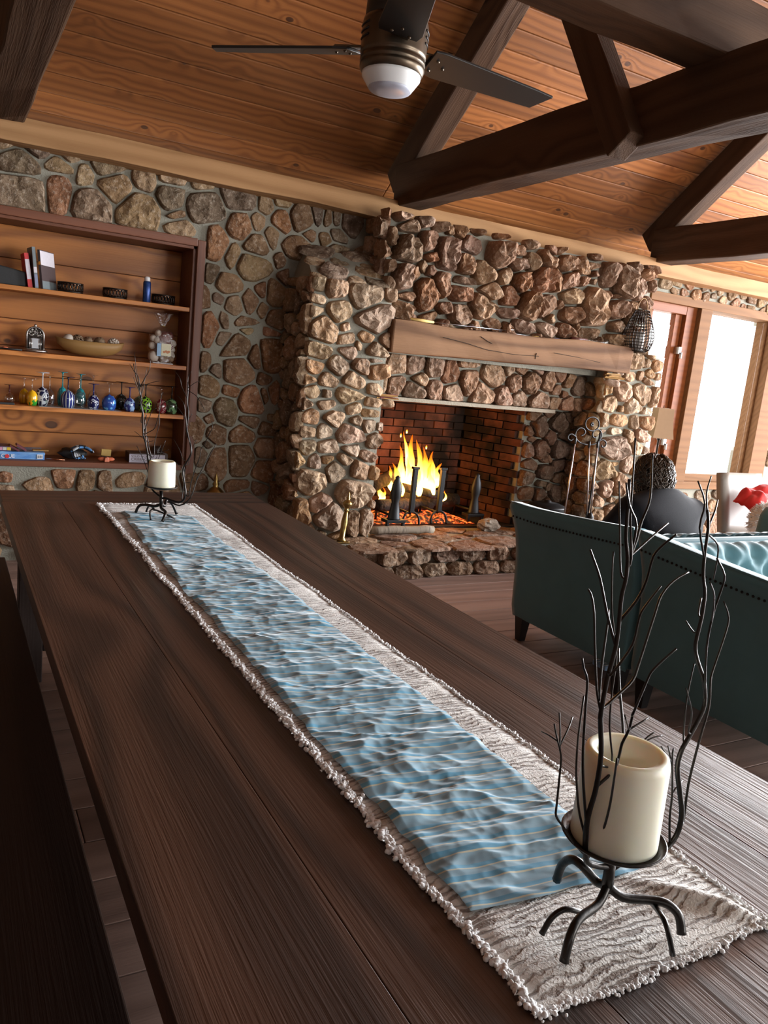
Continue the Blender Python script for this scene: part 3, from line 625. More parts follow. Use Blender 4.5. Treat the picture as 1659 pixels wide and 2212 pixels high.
for y in (.42, 3.45):
    for x in (TX0+.11, TX1-.11): timber('leg', (x, y, 0), (x, y, TZ-.046), .095, .095, M['bench_wood'], tb, up=(0,1,0))
    timber('stretcher', (TX0+.16, y, .17), (TX1-.16, y, .17), .05, .08, M['bench_wood'], tb)
timber('stretcher', ((TX0+TX1)/2, .44, .17), ((TX0+TX1)/2, 3.42, .17), .06, .08, M['bench_wood'], tb)
be = thing('bench', (.07, 1.9, 0), 'long dark wooden bench along the near side of the dining table', 'bench')
for i in range(2): timber('board', (-.02+.18*i, .35, .44), (-.02+.18*i, 3.76, .44), .178, .04, M['bench_wood'], be, bevel=.004)
for y in (.6, 3.5):
    for x in (-.04, .17): timber('leg', (x, y, 0), (x, y, .419), .07, .07, M['bench_wood'], be, up=(0,1,0))
    timber('stretcher', (-.005, y, .14), (.135, y, .14), .05, .06, M['bench_wood'], be)

# ---- runners
def runner_mat():
    t = NT('woven_runner'); v = t.coord()
    n1 = t.noise(t.map(v, (11, 15, 10)), 1.0, 3, .6); n2 = t.noise(v, 260, 3); n3 = t.noise(t.map(v, (10, 22, 10)), 1.0, 5, .7); n4 = t.noise(t.map(v, (28, 60, 10)), 1.0, 2)
    x, y, z = t.sep(v)
    w_ = t.math('SINE', t.math('ADD', t.math('MULTIPLY', y, 6.283/.0125), t.math('ADD', t.math('MULTIPLY', n1, 20.0), t.math('MULTIPLY', n4, 8.0))))
    f = t.math('MULTIPLY', t.math('SUBTRACT', t.math('ADD', w_, t.math('MULTIPLY', t.math('SUBTRACT', n3, .5), 7.0)), .05), .9, clamp=True)
    c = t.mix(f, (.80,.77,.72), (.15,.09,.06)); c = t.mix(t.math('MULTIPLY', n2, .5), c, (.62,.58,.52))
    h = t.math('ADD', t.math('MULTIPLY', t.math('SUBTRACT', 1, f), .6), t.math('MULTIPLY', n2, .5))
    return t.fin(c, .95, t.bump(h, .9, .006), 0, .1, Sheen_Weight=.4)
M['runner'] = runner_mat()
RX0, RX1, RY0, RY1 = .588, 1.0, .552, 3.462
def runner_z(x, y):
    z = .0050*(1+noise.noise(Vector((x*5, y*26, 1)))) + .0016*noise.noise(Vector((x*22, y*95, 5)))
    z += .012*math.exp(-(((x-.945)+(y-.62)*.9)/.020)**2)*math.exp(-((y-.62)/.07)**2)
    return TZ + .0012 + max(0, z)
def runner_fn(u, v):
    y = RY0 + (RY1-RY0)*v; e0 = .010*noise.noise(Vector((0, y*4, 3)))+.004*noise.noise(Vector((0, y*17, 3))); e1 = .010*noise.noise(Vector((3, y*4, 8)))+.004*noise.noise(Vector((1, y*17, 3)))
    x = RX0+e0 + (RX1+e1-RX0-e0)*u; y += .010*noise.noise(Vector((x*9, v*3, 2)))
    edge = min(u, 1-u, v*7, (1-v)*7); z = runner_z(x, y)
    return (x, y, TZ+.001 + (z-TZ-.001)*min(1, edge*14))
rn = thing('table_runner', ((RX0+RX1)/2, 2, TZ), 'cream and brown woven runner with shaggy white edges on the dining table', 'table runner')
m = MB(); m.grid(runner_fn, 44, 520); m.build('cloth', M['runner'], rn, smooth=True)
def fringe(path, parent, mat, n, rad, name='fringe'):
    m = MB()
    for k in range(n):
        p = Vector(path(k/n)); q = p+Vector((R.gauss(0, rad*.9), R.gauss(0, rad*.9), R.uniform(.0008, rad*1.3))); r_ = rad*R.uniform(.5, 1.15)
        if k % 4: m.ball(q, (r_*R.uniform(.6, 1.3), r_*R.uniform(.6, 1.3), r_*.8), 6, 4)
        else:
            d = Vector((R.uniform(-1, 1), R.uniform(-1, 1), R.uniform(-.1, .6)))*rad*1.5
            m.tube([q, q+d*.6+Vector((0, 0, rad*.2)), q+d], [rad*.3, rad*.25, rad*.1], 4)
    o = m.build(name, mat, parent, smooth=True); o['kind'] = 'stuff'; return o
M['wool'] = fabric('white_wool', (.80,.79,.78), .5, .95, 400, .4)
fringe(lambda s: runner_fn(0, s), rn, M['wool'], 3800, .0046)
fringe(lambda s: runner_fn(1, s), rn, M['wool'], 2600, .0030)
fringe(lambda s: runner_fn(s, 0), rn, M['wool'], 520, .0030); fringe(lambda s: runner_fn(s, 1), rn, M['wool'], 420, .0036)

def blue_mat():
    t = NT('blue_striped_silk'); v = t.coord(); x, y, z = t.sep(v); n = t.noise(v, 6, 3); n2 = t.noise(v, 500, 2)
    s_ = t.math('ADD', t.math('ADD', y, t.math('MULTIPLY', x, .10)), t.math('MULTIPLY', n, .006))
    ph = t.math('FRACT', t.math('MULTIPLY', s_, 1/.052))
    c = t.ramp(ph, [(0,(0.204,0.335,0.407)),(.17,(0.204,0.335,0.407)),(.18,(0.482,0.464,0.344)),(.225,(0.482,0.464,0.344)),(.235,(0.099,0.292,0.426)),(.40,(0.099,0.292,0.426)),(.41,(0.227,0.361,0.436)),(.60,(0.181,0.292,0.350)),(.61,(0.464,0.447,0.344)),(.65,(0.464,0.447,0.344)),(.66,(0.106,0.301,0.436)),(.80,(0.106,0.301,0.436)),(.81,(0.189,0.310,0.378)),(1,(0.204,0.335,0.407))], 'LINEAR')
    return t.fin(c, .42, t.bump(n2, .08, .001), 0, .5, Sheen_Weight=.5, Sheen_Roughness=.3)
M['blue_silk'] = blue_mat()
def rdg(p, k): return (1-abs(noise.noise(p)))**k
def crs(p, w): return max(0.0, 1-abs(noise.noise(p))/w)**1.4
def blue_fn(u, v):
    v0 = v; yl = .718 + (3.292-.718)*v; yr = .705 + (3.175-.705)*v; y = yl+(yr-yl)*u
    x0 = .606 + .018*v + .045*max(0, v-.75)*2 + .006*noise.noise(Vector((1, y*3, 0))); x1 = .902 + .012*math.sin(v*3.1) - .0*v + .007*noise.noise(Vector((4, y*3.4, 0)))
    x = x0+(x1-x0)*u
    wx, wy = x+.02*noise.noise(Vector((x*7, y*7, 1))), y+.02*noise.noise(Vector((x*7, y*7, 40)))
    d1 = noise.voronoi(Vector((wx*6+wy*2, wy*10-wx*2, 3)))[0]; d2 = noise.voronoi(Vector((wx*13-wy*4, wy*22+wx*4, 9)))[0]; d3 = noise.voronoi(Vector((wx*34, wy*44, 15)))[0]
    h = .0095*d1[0] + .0085*d2[0] + .0034*d3[0] + .0035*crs(Vector((x*3+y*1.5, y*8+x*2, 7)), .10) + .003*(.5+noise.noise(Vector((x*5, y*12, 2))))
    e = min(u, 1-u, v*5, (1-v)*5); k = .3+.7*min(1, e*22)
    x += .006*noise.noise(Vector((x*9, y*14, 20))); y += .007*noise.noise(Vector((x*9, y*14, 31)))
    return (x, y, max(runner_z(x, y)+.0025, TZ+.006) + max(0, h-.0085)*k)
bc = MB(); bc.grid(blue_fn, 110, 900); bo = bc.build('blue_runner', M['blue_silk'], None, smooth=True)
tag(bo, 'crumpled pale blue striped cloth runner on top of the cream one', 'table runner')

# ------------------------------------------------------------------ twig candle holders and candles
BX, BY, BZ = .757, .640, .772
Z5 = lambda x, y: (1100+x/2.698, 880+y/2.698)
Z6 = lambda x, y: (1120+x/2.7236, 1400+y/2.7236)
def smooth_path(P, n=4):
    P = [Vector(p) for p in P]; out = []
    for i in range(len(P)-1):
        p0, p1, p2, p3 = P[max(i-1,0)], P[i], P[i+1], P[min(i+2,len(P)-1)]
        for k in range(n):
            t = k/n; out.append(.5*((2*p1)+(p2-p0)*t+(2*p0-5*p1+4*p2-p3)*t*t+(3*p1-p0-3*p2+p3)*t*t*t))
    out.append(P[-1]); return out
def px_path(pts, ya, yb):
    n = len(pts)-1
    return [UY(p[0], p[1], ya+(yb-ya)*i/n) for i, p in enumerate(pts)]
ch = thing('twig_candle_holder', (BX, BY, BZ), 'black wrought iron twig candle holder at the near end of the runner', 'candle holder', 'twig candle holders')
J = UY(1312, 1915, BY)
def leg(pts, foot, r, seg=8):
    f = UZ(foot[0], foot[1], BZ+.002); m = MB(); P = px_path(pts, J.y, J.y+(f.y-J.y)*.85)+[f]
    m.tube(smooth_path(P), [r]*((len(P)-1)*4)+[r*1.1], seg); m.build('leg', M['iron'], ch, smooth=True); return P
leg([(1312,1912),(1292,1953),(1252,1984),(1232,2022)], (1218,2078), .0058)
leg([(1258,1972),(1222,1964),(1192,1982)], (1170,2018), .0038)
leg([(1312,1912),(1345,1938),(1402,1944),(1440,1952),(1466,1978)], (1472,2018), .0060)
leg([(1402,1944),(1436,1990)], (1453,2062), .0036)
leg([(1312,1912),(1290,1905),(1256,1868),(1234,1856),(1214,1868)], (1203,1900), .0062)
m = MB(); col_top = UY(1322, 1835, BY); m.tube([J-Vector((0,0,.006)), J*.7+col_top*.3, col_top], [.008, .0075, .007], 10); m.build('column', M['iron'], ch, smooth=True)
PC = UY(1324, 1812, BY); PR = span(224, PC)/2
m = MB(); m.lathe([(.001, -.006), (PR*.6, -.006), (PR*.95, .002), (PR, .006), (PR*.97, .0075), (PR*.9, .003), (PR*.55, -.002), (.001, -.002)], 40, PC); m.build('drip_plate', M['iron'], ch, smooth=True)
TW = []
def tw(zf, pts, r0, r1, d0, d1, extra=None):
    P = [zf(*p) for p in pts] + (extra or [])
    TW.append((P, r0, r1, d0, d1))
tw(Z6, [(560,1290),(420,1270),(395,1200),(400,1050),(420,950),(450,850),(475,720),(487,600),(483,450),(485,380)], .0042, .0019, 0, -.055, [Z5(570,1590),Z5(620,1400),Z5(640,1250),Z5(655,1100),Z5(680,1000),Z5(690,880),Z5(680,760),Z5(690,600),Z5(700,420)])
tw(Z5, [(550,1750),(640,1670),(720,1590),(760,1480),(850,1200),(890,1090),(960,1010),(1045,960)], .0020, .0012, -.05, -.02)
tw(Z5, [(650,1260),(740,1130),(800,1010),(840,870),(900,800),(975,740)], .0018, .0011, -.055, -.10)
tw(Z5, [(590,1560),(640,1500),(720,1380),(760,1220),(800,1150),(885,1040)], .0018, .0011, -.05, -.075)
tw(Z5, [(610,1390),(570,1200),(530,1000),(490,880),(472,830)], .0018, .0012, -.05, -.02)
tw(Z5, [(535,1780),(510,1640),(500,1400),(495,1200),(480,1100),(460,1060)], .0016, .0012, -.045, .0)
tw(Z5, [(600,2080),(585,1860),(600,1650),(625,1450),(600,1200),(600,980),(608,840)], .0015, .0010, .05, .07)
tw(Z5, [(690,900),(740,780),(770,670),(815,560),(828,460),(835,270)], .0019, .0010, -.055, -.03)
tw(Z5, [(700,890),(742,690),(700,570),(682,440)], .0016, .0010, -.055, -.07)
tw(Z5, [(676,1010),(650,960),(645,700),(640,430)], .0015, .0009, -.055, -.02)
tw(Z5, [(688,940),(712,880),(706,640),(715,500),(735,180)], .0015, .0009, -.055, -.06)
tw(Z6, [(465,810),(560,720),(590,640),(610,560),(650,480),(675,380)], .0020, .0012, -.055, -.09, [Z5(720,1790),Z5(800,1600),Z5(830,1540),Z5(900,1470),Z5(975,1405)])
tw(Z6, [(650,480),(765,410)], .0013, .0010, -.075, -.06); tw(Z6, [(650,490),(625,395)], .0012, .0010, -.075, -.09)
tw(Z6, [(420,1240),(480,1120),(530,960),(560,790),(580,650)], .0018, .0013, -.03, -.075)
tw(Z6, [(400,1230),(330,1150),(270,1060),(222,990),(225,920),(245,720),(250,630),(225,520),(210,445)], .0018, .0012, .01, .06)
tw(Z6, [(250,600),(245,480),(240,380)], .0013, .001, .05, .06); tw(Z6, [(250,570),(290,480),(318,405)], .0013, .001, .05, .07); tw(Z6, [(225,555),(175,510),(135,490)], .0011, .0008, .055, .09)
tw(Z6, [(410,1060),(382,800),(380,600),(395,350),(405,190),(385,120),(375,60)], .0019, .0012, -.03, -.02)
tw(Z6, [(398,1120),(360,980),(345,840),(340,700),(352,520),(385,280)], .0016, .0012, -.02, .04)
tw(Z5, [(530,1700),(540,1500),(575,1250),(580,1180)], .0017, .0012, -.04, .0)
S2 = [(560,1290),(620,1255),(700,1240),(850,1190),(930,1100),(960,980),(950,850),(935,700),(960,600),(1000,530),(1060,420),(1095,330)]
tw(Z6, S2, .0046, .0020, 0, .02, [Z5(1135,1600),Z5(1095,1470),Z5(1085,1380),Z5(1120,1230),Z5(1140,1090),Z5(1130,980),Z5(1140,850),Z5(1160,700),Z5(1155,600)])
tw(Z6, [(885,1130),(890,1000),(905,850),(905,650),(912,590)], .0018, .0012, .0, .02); tw(Z6, [(904,690),(880,575)], .0012, .001, .015, .02); tw(Z6, [(900,665),(840,580)], .0012, .001, .015, .0); tw(Z6, [(905,850),(965,778)], .0014, .0011, .01, .02)
tw(Z6, [(632,660),(700,580),(790,527),(845,515)], .0014, .001, .10, .09); tw(Z6, [(700,580),(760,522),(800,495)], .0013, .001, .095, .09)
tw(Z6, [(970,1020),(1000,800),(1060,560),(1120,350),(1130,200)], .0020, .0012, .0, .05, [Z5(1185,1540),Z5(1250,1350),Z5(1280,1230),Z5(1250,1130)])
tw(Z5, [(1140,1690),(1150,1400),(1190,1200),(1230,1080),(1255,980),(1210,880)], .0018, .0012, .02, -.01)
tw(Z6, [(970,540),(990,300),(1035,90)], .0014, .001, .015, .04); tw(Z6, [(1000,490),(1020,380),(985,235)], .0013, .001, .015, -.01)
tw(Z5, [(1120,1240),(1103,1200),(1120,1110)], .0013, .001, .02, .03); tw(Z5, [(1130,870),(1110,700),(1140,560),(1100,430)], .0016, .001, .02, .0)
tw(Z5, [(1160,700),(1200,600),(1215,540)], .0014, .001, .02, .04); tw(Z5, [(1160,720),(1215,800),(1210,900),(1190,1000)], .0014, .001, .02, .05); tw(Z5, [(1075,1310),(1030,1245)], .0014, .001, .02, .03)
tw(Z5, [(1158,610),(1150,500),(1178,400)], .0013, .0008, .02, .03); tw(Z5, [(1190,1250),(1195,1100),(1170,1020)], .0013, .001, .02, -.02)
tw(Z5, [(690,880),(780,800),(870,720),(925,675)], .0014, .001, -.05, -.02)
# a third stem hidden behind the candle, leaning away from the camera
TW.append(([(1316,1862),(1330,1850),(1352,1770),(1350,1650),(1345,1560),(1338,1480),(1336,1400)], .0036, .0015, .02, .16))
SAMP = []
TW.sort(key=lambda q: -q[1] if q[1] > .0035 else 0)
for (P, r0, r1, d0, d1) in TW:
    main = r0 > .0035; start = None
    if not main:                                   # a twig springs from the nearest stem, at that stem's own depth
        best = min(SAMP, key=lambda q: (q[0]-P[0][0])**2+(q[1]-P[0][1])**2)
        if math.hypot(best[0]-P[0][0], best[1]-P[0][1]) < 34: start = best; d1 += (best[2]-BY-d0)*.6; d0 = best[2]-BY; P = [(best[0], best[1])]+P[0 if math.hypot(best[0]-P[0][0], best[1]-P[0][1]) > 7 else 1:]
    n = len(P)-1
    ctl = [(p[0], p[1], BY+d0+(d1-d0)*i/n) for i, p in enumerate(P)]
    pts = smooth_path([UY(*c) for c in ctl], 3); n = len(pts); m = MB()
    for i in range(len(ctl)-1):
        for k in range(4): f = k/4; SAMP.append(tuple(ctl[i][j]*(1-f)+ctl[i+1][j]*f for j in range(3)))
    m.tube(pts, [r0+(r1-r0)*(i/(n-1)) for i in range(n)], 6); m.build('branch' if main else 'twig', M['iron'], ch, smooth=True)
def candle(c, r, h_, lab):
    m = MB(); hl = r*.70
    m.lathe([(.001, 0), (r*.96, 0), (r, .004), (r*.985, h_*.5), (r*.97, h_-.012), (r*.93, h_-.003), (r*.86, h_), (hl, h_-.004), (hl*.95, h_-.03), (hl*.9, h_-.042), (.001, h_-.044)], 48, c)
    o = m.build('candle', M['wax'], None, smooth=True); return tag(o, lab, 'candle', 'pillar candles')
CB = PC + Vector((0, 0, .0)); ctop = UY(1345, 1622, BY); CR = span(184, PC)/2; CHT = ctop.z-PC.z
candle(CB, CR, CHT, 'tall ivory pillar candle in the near twig holder')
def copy_tree(root, loc, rz):
    r2 = root.copy(); COL.objects.link(r2); r2.location = loc; r2.rotation_euler = (0, 0, rz)
    for c in list(root.children):
        k = c.copy(); k.parent = r2; k.matrix_parent_inverse = c.matrix_parent_inverse.copy(); COL.objects.link(k)
    return r2
F2 = Vector((.775, 3.165, BZ)); RZ2 = math.radians(-62)
ch2 = copy_tree(ch, F2, RZ2); ch2['label'] = 'black wrought iron twig candle holder at the far end of the runner'
off = Matrix.Rotation(RZ2, 3, 'Z') @ (PC-Vector((BX, BY, BZ)))
candle(F2+off, CR*.98, CHT*.86, 'ivory pillar candle in the far twig holder in front of the shelves')

# ------------------------------------------------------------------ teal sofas back to back
def tuft_fn(x, z): 
    # diamond tufting: distance to the nearest button on a staggered grid
    px, pz = .19, .15; best = 9
    for k in (0, 1):
        u = (x/px + .5*k) % 1 - .5; w = ((z/pz + .5*k)) % 1 - .5
        best = min(best, math.hypot(u*px, w*pz))
    return best
def sofa(yb, s, x0, x1, lab, D=.87):
    """back plane at yb; the seat looks towards s (+1: the fireplace, -1: the camera)"""
    so = thing('sofa', ((x0+x1)/2, yb+s*D/2, 0), lab, 'sofa', 'teal tufted sofas set back to back')
    prof = [(.015,.135),(.0,.20),(.0,.36),(-.006,.50),(-.028,.62),(-.070,.72),(-.092,.765),(-.090,.785),(-.074,.795),(-.02,.793),(.055,.775),(.105,.72),(.125,.60),(.125,.40)]
    for sd, xe in ((1, x0), (-1, x1)):
        def arm(u, v, sd=sd, xe=xe):
            i = u*(len(prof)-1); k = min(int(i), len(prof)-2); f = i-k
            a, z = prof[k][0]*(1-f)+prof[k+1][0]*f, prof[k][1]*(1-f)+prof[k+1][1]*f
            y = v*D; bulge = .03*math.sin(min(1, z/.8)*PI/2)*max(0, (v-.85)/.15)
            rise = .055*max(0, 1-v*1.15)**1.3
            z2 = z + rise*max(0, (z-.4)/.4)
            return Vector((xe+sd*a, yb+s*(y+bulge), z2))
        m = MB(); m.grid(arm, 40, 30)
        n = 41; m.add([arm(i/40, 1) for i in range(n)], [tuple(range(n))]); m.add([arm(i/40, 0) for i in range(n)], [tuple(range(n))])
        ao = m.build('arm', M['teal'], so, smooth=True)
        m = MB(); m.tube([arm(7.6/13, v/24)+Vector((-sd*.002, 0, .002)) for v in range(25)], .006, 6); m.build('piping', M['teal'], ao, smooth=True)
        m = MB()
        for k in range(34):
            p = arm(4.95/13, (k+.5)/34); m.ball(p+Vector((-sd*.003, 0, 0)), .0062, 6, 4)
        nh = m.build('nailhead_trim', M['nail'], ao, smooth=True); nh['kind'] = 'stuff'
    # back, tufted inside
    xa, xb = x0+.03, x1-.03
    def back_in(u, v):
        x = xa+.07+(xb-xa-.14)*u; t = v; z = .42+.37*t; d = .155 - .045*t*t
        tf = tuft_fn(x-.02, z); puff = .042*(1-math.exp(-(tf/.045)**2)) - .03
        if t > .86: k = (t-.86)/.14; d = d*(1-k*k*.62); puff *= (1-k*.55); z = .42+.37*.86+.37*.14*math.sin(k*PI/2)
        ripple = .010*(1-math.exp(-(abs(((x-.02)/.19) % 1-.5)*.19/.03)**2))*(1 if t > .8 else 0)
        return Vector((x, yb+s*(d+puff+.02), z+ripple+puff*.35))
    m = MB(); m.grid(back_in, 150, 46); m.build('tufted_back', M['teal'], so, smooth=True)
    m = MB(); m.box((xa, min(yb, yb+s*.075), .135), (xb, max(yb, yb+s*.075), .785)); m.build('outer_back', M['teal'], so, bevel=.025)
    m = MB(); m.box((x0+.1, min(yb+s*.1, yb+s*(D-.05)), .13), (x1-.1, max(yb+s*.1, yb+s*(D-.05)), .30)); m.build('base', M['teal'], so, bevel=.01)
    w = (x1-x0-.26)/2
    for k in range(2):
        m = MB(); a = x0+.13+w*k; m.box((a+.004, min(yb+s*.16, yb+s*(D-.02)), .305), (a+w-.004, max(yb+s*.16, yb+s*(D-.02)), .45)); m.build('seat_cushion', M['teal'], so, bevel=.035, smooth=True)
    for xe in (x0+.045, x1-.045):
        for yy in (yb+s*.06, yb+s*(D-.05)):
            m = MB(); m.add([(xe+a*.032, yy+b*.032, .138) for a, b in ((-1,-1),(1,-1),(1,1),(-1,1))]+[(xe+a*.020, yy+b*.020, .0) for a, b in ((-1,-1),(1,-1),(1,1),(-1,1))], [(0,1,2,3),(7,6,5,4),(0,4,5,1),(1,5,6,2),(2,6,7,3),(3,7,4,0)])
            m.build('leg', M['leg_black'], so)
    return so
SA = sofa(2.525, 1, 2.86, 5.08, 'teal velvet sofa facing the fireplace with a person seated on it')
SB = sofa(2.485, -1, 2.86, 5.08, 'teal tufted velvet sofa standing with its back to the person')

# ------------------------------------------------------------------ seated person
pe = thing('person', (3.22, 2.9, 0), 'person with dark wavy hair in a black T-shirt seated on the teal sofa', 'person')
def skin(name, verts, edges, radii, mat, parent, sub=2, root=0):
    me = bpy.data.meshes.new(name); me.from_pydata([tuple(v) for v in verts], edges, []); me.materials.append(mat)
    o = bpy.data.objects.new(name, me); put(o, parent)
    sk = o.modifiers.new('skin', 'SKIN'); sk.use_smooth_shade = True
    lay = me.skin_vertices[0] if len(me.skin_vertices) else None
    if lay is None:
        bpy.context.view_layer.objects.active = o; bpy.ops.mesh.customdata_skin_add(); lay = me.skin_vertices[0]
    for i, r in enumerate(radii):
        lay.data[i].radius = r if hasattr(r, '__len__') else (r, r); lay.data[i].use_root = (i == root)
    sb = o.modifiers.new('sub', 'SUBSURF'); sb.levels = sub; sb.render_levels = sub
    return o
px0, py0 = 3.305, 2.85
def body(v): return Vector((px0+v[0]*1.22, py0+v[1], v[2] if v[2] < .5 else .5+(v[2]-.5)*1.06))
V = [(0,.02,.52),(0,-.035,.64),(0,-.035,.76),(0,.0,.87),(.01,.045,.955),(.01,.075,1.0)]; E_ = [(0,1),(1,2),(2,3),(3,4),(4,5)]; RD = [(.16,.11),(.165,.11),(.17,.105),(.13,.085),(.06,.06),(.056,.056)]
for sg in (-1, 1):
    b = len(V)
    V += [(sg*.16,.0,.83),(sg*.235,.03,.72),(sg*.25,.10,.62),(sg*.14,.28,.60),(sg*.09,.34,.60)]; RD += [(.058,.058),(.050,.050),(.043,.043),(.034,.034),(.038,.022)]
    E_ += [(3,b),(b,b+1),(b+1,b+2),(b+2,b+3),(b+3,b+4)]
    for q, (dx, dy, l) in enumerate(((-.03,.03,.05),(-.012,.04,.07),(.004,.042,.075),(.02,.04,.07),(.034,.02,.05))):
        c = len(V); V += [(sg*.09+dx, .34+dy*.7, .602),(sg*.09+dx*1.3, .34+dy+l*.5, .592)]; RD += [(.009,.009),(.0075,.0075)]; E_ += [(b+4,c),(c,c+1)]
    c = len(V); V += [(sg*.10,.12,.50),(sg*.13,.42,.52),(sg*.14,.47,.28),(sg*.14,.47,.09),(sg*.14,.60,.045)]; RD += [(.095,.09),(.066,.066),(.055,.055),(.042,.042),(.042,.03)]; E_ += [(0,c),(c,c+1),(c+1,c+2),(c+2,c+3),(c+3,c+4)]
skin('body', [body(v) for v in V], E_, RD, M['skin'], pe)
V = [(0,.02,.53),(0,-.036,.64),(0,-.037,.76),(0,-.002,.865),(.005,.03,.94)]; E_ = [(0,1),(1,2),(2,3),(3,4)]; RD = [(.22,.15),(.225,.15),(.245,.15),(.215,.125),(.10,.08)]
for sg in (-1, 1):
    b = len(V); V += [(sg*.175,-.004,.845),(sg*.245,.03,.735),(sg*.255,.055,.68)]; RD += [(.086,.086),(.076,.076),(.074,.074)]; E_ += [(3,b),(b,b+1),(b+1,b+2)]
skin('t_shirt', [body(v) for v in V], E_, RD, M['black_shirt'], pe)
V = [(0,.05,.52),(-.10,.14,.50),(-.13,.43,.52),(-.14,.475,.28),(-.14,.475,.11),(.10,.14,.50),(.13,.43,.52),(.14,.475,.28),(.14,.475,.11)]
skin('trousers', [body(v) for v in V], [(0,1),(1,2),(2,3),(3,4),(0,5),(5,6),(6,7),(7,8)], [(.17,.14),(.11,.10),(.078,.078),(.068,.068),(.06,.06)]+[(.11,.10),(.078,.078),(.068,.068),(.06,.06)], M['jeans'], pe)
hc = Vector((px0-.01, py0+.09, 1.015))
m = MB(); m.ball(hc, (.078, .098, .118), 24, 18)
m.ball(hc+Vector((0, .098, -.01)), (.014, .022, .026), 10, 8)                 # nose
for sg in (-1, 1): m.ball(hc+Vector((sg*.079, .0, -.012)), (.012, .022, .033), 10, 8); m.ball(hc+Vector((sg*.03, .082, .012)), (.014, .010, .009), 8, 6)
m.box(tuple(hc+Vector((-.025, .08, -.062))), tuple(hc+Vector((.025, .094, -.052))))
m.build('head', M['skin'], pe, smooth=True)
m = MB(); rr = random.Random(4); ho = hc+Vector((0, -.018, .016))
m.ball(ho, (.090, .102, .116), 30, 22, .10, 7)
for k in range(900):
    a = rr.uniform(0, 2*PI); b = math.acos(rr.uniform(-.55, 1))
    d = Vector((math.sin(b)*math.cos(a), math.sin(b)*math.sin(a), math.cos(b)))
    if d.y > .5 and d.z < .5: continue
    p = ho + Vector((d.x*.088, d.y*.10, d.z*.114)); P = [p]; w_ = rr.uniform(0, 6); am = rr.uniform(.006, .014)
    side = Vector((-d.y, d.x, 0)); down = (Vector((0, 0, -1)) - d*(-d.z)); down = down.normalized() if down.length > .05 else side
    dirv = (down + side*rr.uniform(-.5, .5)).normalized(); L_ = rr.uniform(.04, .085)
    for j in range(1, 8):
        f = j/7; q_ = p + dirv*(L_*f); rd = q_-ho; rd = Vector((rd.x/.09, rd.y/.102, rd.z/.116)); n_ = rd.normalized()
        if q_.z > ho.z-.05: q_ = ho+Vector((n_.x*.091, n_.y*.103, n_.z*.117))
        P.append(q_ + n_*(.003+am*abs(math.sin(w_+j*.9))*.8) + side*am*math.sin(w_+j*1.2) + n_*(.012*f*f if q_.z < ho.z else 0))
    m.tube(P, [.0035, .0042, .0042, .004, .0036, .003, .002, .0008], 4)
m.build('hair', M['hair'], pe, smooth=True)
# ------------------------------------------------------------------ built-in shelves
SD = 5.70
sh = thing('built_in_shelves', ((SX0+SX1)/2, 5.5, SZ0), 'pine built-in shelves set into the stone wall', 'shelves')
z = SZ0+.02; k = 0
for hgt in (.16, .19, .175, .185, .17, .19, .18, .20, .10):
    zt = min(z+hgt, SZ1-.01); timber('back_plank', (SX0, SD+.01, (z+zt)/2), (SX1-.02, SD+.01, (z+zt)/2), .02, zt-z-.004, M['pine_shelf'], sh, bevel=.003); z = zt
timber('jamb', (SX1-.02, 5.545, SZ0), (SX1-.02, 5.545, SZ1), .29, .035, M['shelf_trim'], sh, up=(1,0,0))
timber('head_board', (SX0, 5.545, SZ1-.018), (SX1, 5.545, SZ1-.018), .29, .035, M['shelf_trim'], sh)
timber('frame_side', (SX1+.012, 5.388, SZ0-.03), (SX1+.012, 5.388, SZ1+.025), .055, .03, M['shelf_trim'], sh, up=(0,1,0))
timber('frame_top', (SX0, 5.388, SZ1+.008), (SX1-.016, 5.388, SZ1+.008), .03, .05, M['shelf_trim'], sh)
MB().box((SX0, SD+.025, SZ0), (SX1, SD+.06, SZ1)).build('back_panel', M['shelf_trim'], sh)
SHELF = {}
for nm, zz in (('a', 1.712), ('b', 1.324), ('c', .992)):
    timber('shelf', (SX0, 5.545, zz-.013), (SX1-.04, 5.545, zz-.013), .29, .028, M['pine_shelf'], sh, bevel=.003); SHELF[nm] = zz+.001
timber('shelf', (SX0, 5.54, SZ0+.012), (SX1-.04, 5.54, SZ0+.012), .31, .036, M['shelf_trim'], sh, bevel=.003); SHELF['d'] = SZ0+.031

def on(px, y, zz, py=None):      # a spot on a shelf: x from the photograph column, at depth y and height zz
    d0, d1 = 0, 0
    q = 900.0
    for _ in range(6):           # find the row whose ray meets that height at that depth
        p = UY(px, q, y); q += (p.z-zz)*FPX/((p-C0).dot(_f))
    p = UY(px, q, y); return Vector((p.x, y, zz))

# ---- books and box on the upper shelf
def book(c, w, h_, d, cover, spine_bits, lean, turn, lab):
    t = thing('book', c, lab, 'book', 'paperbacks on the upper shelf')
    Mx = Matrix.Translation(c) @ Matrix.Rotation(turn, 4, 'Z') @ Matrix.Rotation(lean, 4, 'Y')
    m = MB(); m.box((-w/2, 0, 0), (-w/2+.0025, d, h_), Mx); m.box((w/2-.0025, 0, 0), (w/2, d, h_), Mx); m.box((-w/2, 0, 0), (w/2, .0025, h_), Mx); m.build('cover', cover, t)
    m = MB(); m.box((-w/2+.003, .003, .003), (w/2-.003, d-.004, h_-.003), Mx); m.build('pages', M['cream_leather'], t)
    for (a, b, mt, face) in spine_bits:
        m = MB()
        if face == 's': m.box((-w/2+.001, -.0008, h_*a), (w/2-.001, .0, h_*b), Mx)
        else: m.box((w/2, .004, h_*a), (w/2+.0008, d-.004, h_*b), Mx)
        m.build('print', mt, t)
    return t
flat = lambda n, c, r=.5: simple(n, c, r, 0, .12, 60)
